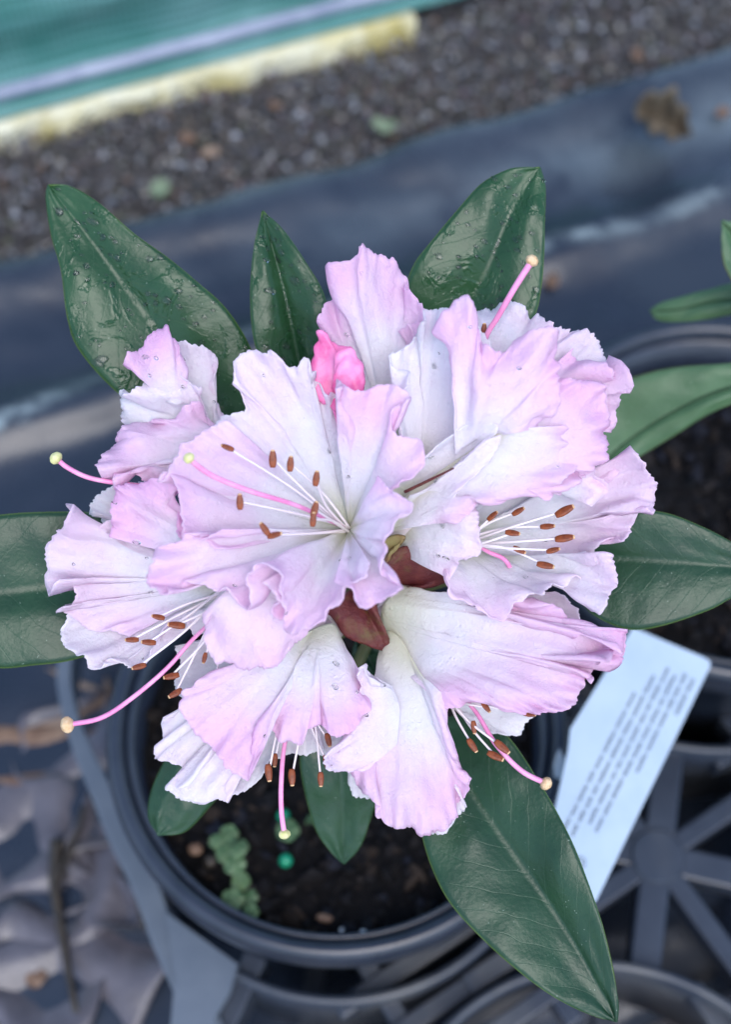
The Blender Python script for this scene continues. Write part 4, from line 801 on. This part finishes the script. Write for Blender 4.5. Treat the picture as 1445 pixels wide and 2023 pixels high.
# front flower, facing the camera
f1 = flower((690, 1045, .3), 'flower at the crown of the truss, wide open with brown anthers')
TH = (690, 1046, .3)
petal(f1, TH, [(673, 862, 1.6), (692, 818, 2.0), (682, 789, 2.2), (656, 764, 2.4), (687, 757, 2.5), (726, 770, 2.4), (760, 768, 2.5), (784, 759, 2.6), (804, 780, 2.6), (789, 806, 2.5), (785, 848, 2.5), (806, 870, 2.7), (823, 896, 2.8), (812, 922, 2.7), (775, 952, 2.5), (760, 990, 2.3)], bulge=.4, ruf=.55, pink=.6)
petal(f1, TH, [(350, 960, 2.0), (380, 900, 1.9), (432, 840, 1.8), (447, 819, 1.8), (472, 809, 1.8), (487, 794, 1.8), (483, 756, 1.9), (464, 725, 2.0), (477, 703, 2.0), (506, 697, 1.9), (540, 698, 1.8), (564, 717, 1.7), (583, 720, 1.7), (608, 711, 1.8), (613, 742, 1.6), (640, 768, 1.4), (662, 786, 1.3), (684, 850, 1.2)], bulge=-.5, ruf=.75, pink=.2)
petal(f1, TH, [(450, 830, 2.0), (420, 850, 2.2), (386, 860, 2.3), (362, 890, 2.3), (330, 925, 2.2), (308, 945, 2.1), (330, 972, 2.2), (350, 1010, 2.3), (362, 1058, 2.4), (400, 1034, 2.6), (420, 1068, 2.6), (450, 1085, 2.5)], bulge=-.5, ruf=.7, pink=.65)
petal(f1, TH, [(440, 1045, 2.4), (400, 1065, 2.6), (350, 1072, 2.8), (303, 1094, 2.9), (291, 1148, 2.9), (309, 1169, 2.9), (336, 1184, 2.9), (366, 1160, 2.8), (399, 1157, 2.8), (447, 1160, 2.8), (478, 1180, 2.9), (478, 1140, 3.1), (498, 1112, 3.3), (526, 1130, 3.4), (545, 1180, 3.3), (548, 1215, 3.2), (570, 1220, 3.0)], bulge=.4, ruf=.7, pink=.6)
petal(f1, TH, [(520, 1150, 3.1), (545, 1195, 3.1), (562, 1250, 3.0), (596, 1262, 3.0), (623, 1244, 3.1), (656, 1208, 3.3), (685, 1166, 3.5), (715, 1150, 3.6), (730, 1110, 3.4)], bulge=.9, ruf=.55, pink=.5)
petal(f1, TH, [(660, 1150, 3.4), (688, 1170, 3.6), (702, 1188, 3.7), (716, 1200, 3.8), (735, 1196, 3.8), (799, 1166, 4.0), (772, 1149, 3.8), (758, 1132, 3.7), (763, 1099, 3.6), (748, 1074, 3.5), (774, 1044, 3.6), (786, 1012, 3.6), (810, 995, 3.7), (793, 977, 3.5), (765, 962, 3.2), (748, 940, 2.8)], bulge=1.2, ruf=.5, pink=.7)
stamens(f1, (686, 1046), [(449, 884, 2.6, 150), (539, 906, 2.2, 95), (574, 916, 2.3, 92), (625, 945, 2.2, 75), (474, 991, 2.8, 100, 1.1), (523, 1045, 2.8, 125), (543, 1057, 2.8, 10), (622, 1006, 2.6, 75), (619, 1026, 2.6, 80, .8)], .5, -.15)
pistil(f1, [(680, 1042, .6), (590, 1000, 2.2), (500, 972, 3.0), (430, 945, 3.4), (396, 925, 3.6), (373, 905, 3.8)], 'stigma_lime', r=.0007, rs=.00135)

# red bud scales in the gap under the front flower
def bract(base, edge, m, h, bul, lab):
    e = empty('bud_scale', at(*base), plant); e['label'] = lab
    petal(e, base, edge, h=h, bulge=bul, ruf=.12, fr=.2, mat=m, name='scale_blade', nu=50, nv=24, thick=.0008)
br = M['bract']
for base, edge, m, bul, lab in (((790, 1160, -1.6), [(757, 1130, -.6), (764, 1104, -.2), (799, 1080, -.1), (838, 1094, -.2), (870, 1120, -.5), (891, 1140, -.8), (862, 1157, -.9), (820, 1162, -1.0)], br, .7, 'dark red bud scale under the crown flower'),
        ((700, 1160, -1.6), [(640, 1212, -1.0), (655, 1216, -.9), (682, 1255, -.8), (730, 1276, -.8), (765, 1288, -1.0), (770, 1270, -.9), (752, 1220, -.7), (735, 1180, -.8)], br, .7, 'dark red bud scale with an olive tip between two tubes'),
        ((750, 1110, -.6), [(750, 1075, .2), (775, 1062, .4), (800, 1060, .5), (795, 1072, .4), (775, 1090, .2), (768, 1110, 0)], M['bract_olive'], .2, 'small olive bud scale at the crown flower edge')):
    bract(base, edge, m, 0, bul, lab)

# water drops on the petals of each flower
dg = bpy.context.evaluated_depsgraph_get()
for f, n in ((f1, 12), (f2, 22), (f3, 9), (f4, 14), (f5, 9), (f7, 8), (f8, 12), (f9, 12)):
    VV, FF = [], []; r = np.random.default_rng(n * 7 + 1); ps = [c for c in f.children if c.name.startswith('petal')]
    for _ in range(n):
        me = ps[r.integers(len(ps))].data; k = r.integers(len(me.vertices) // 3, len(me.vertices)); v = me.vertices[int(k)]
        c = np.array(v.co); nn = np.array(v.normal); nn = nn if nn @ VIEW(c) > 0 else -nn
        add_drop(VV, FF, c + nn * .00025, nn, r.uniform(.00025, .0007), r, .7)
    w = link('water_drops', mesh('water_drops', VV, FF), M['water'], f); w['kind'] = 'stuff'
# drop hanging from the curled lobe of the right flower
VV, FF = [], []; add_drop(VV, FF, at(1172, 1186, .7), VIEW(at(1172, 1186, .7)), .0017, np.random.default_rng(3), .9)
w = link('water_drop', mesh('water_drop', VV, FF), M['water'], f4); w['label'] = 'large clear water drop hanging from the curled lobe'

# ------------------------------------------------------------------ neighbouring plant without flowers
p2 = empty('rhododendron', (P1[0], P1[1], SOIL)); tag(p2, 'flowerless plant with long pale green leaves in the neighbouring pot', 'rhododendron')
top2 = np.array([P1[0] + .03, P1[1] + .005, SOIL + .075])
link('stem', tube_mesh('stem', [np.array([P1[0] + .01, P1[1], SOIL - .01]), np.array([P1[0] + .02, P1[1], SOIL + .04]), top2], [.005, .0045, .004], 10, n=14), M['stem'], p2)
leaf(p2, [(1168, 942, -10), (1230, 880, -10), (1330, 815, -9.5), (1445, 765, -9), (1640, 720, -9)], [(1168, 942), (1215, 928), (1270, 898), (1330, 862), (1400, 818), (1480, 785), (1636, 724)], [(1168, 942), (1190, 800), (1230, 757), (1280, 738), (1345, 725), (1445, 718), (1560, 705), (1636, 716)], M['leaf_pale'], None, .3, base=top2, midr=.0007)
leaf(p2, [(1286, 614, -12), (1340, 612, -11.5), (1445, 593, -11), (1640, 600, -10)], [(1286, 614), (1300, 632), (1345, 636), (1400, 630), (1470, 618), (1637, 606)], [(1286, 614), (1305, 600), (1345, 588), (1400, 573), (1480, 560), (1637, 596)], M['leaf_pale'], None, .3, base=top2, midr=.0007)
leaf(p2, [(1428, 436, -8), (1460, 480, -8.3), (1510, 560, -8.6), (1620, 660, -9.2)], [(1428, 436), (1427, 490), (1440, 540), (1490, 600), (1616, 662)], [(1428, 436), (1480, 445), (1540, 500), (1590, 580), (1624, 656)], M['leaf_pale'], None, .3, base=top2, midr=.0007)
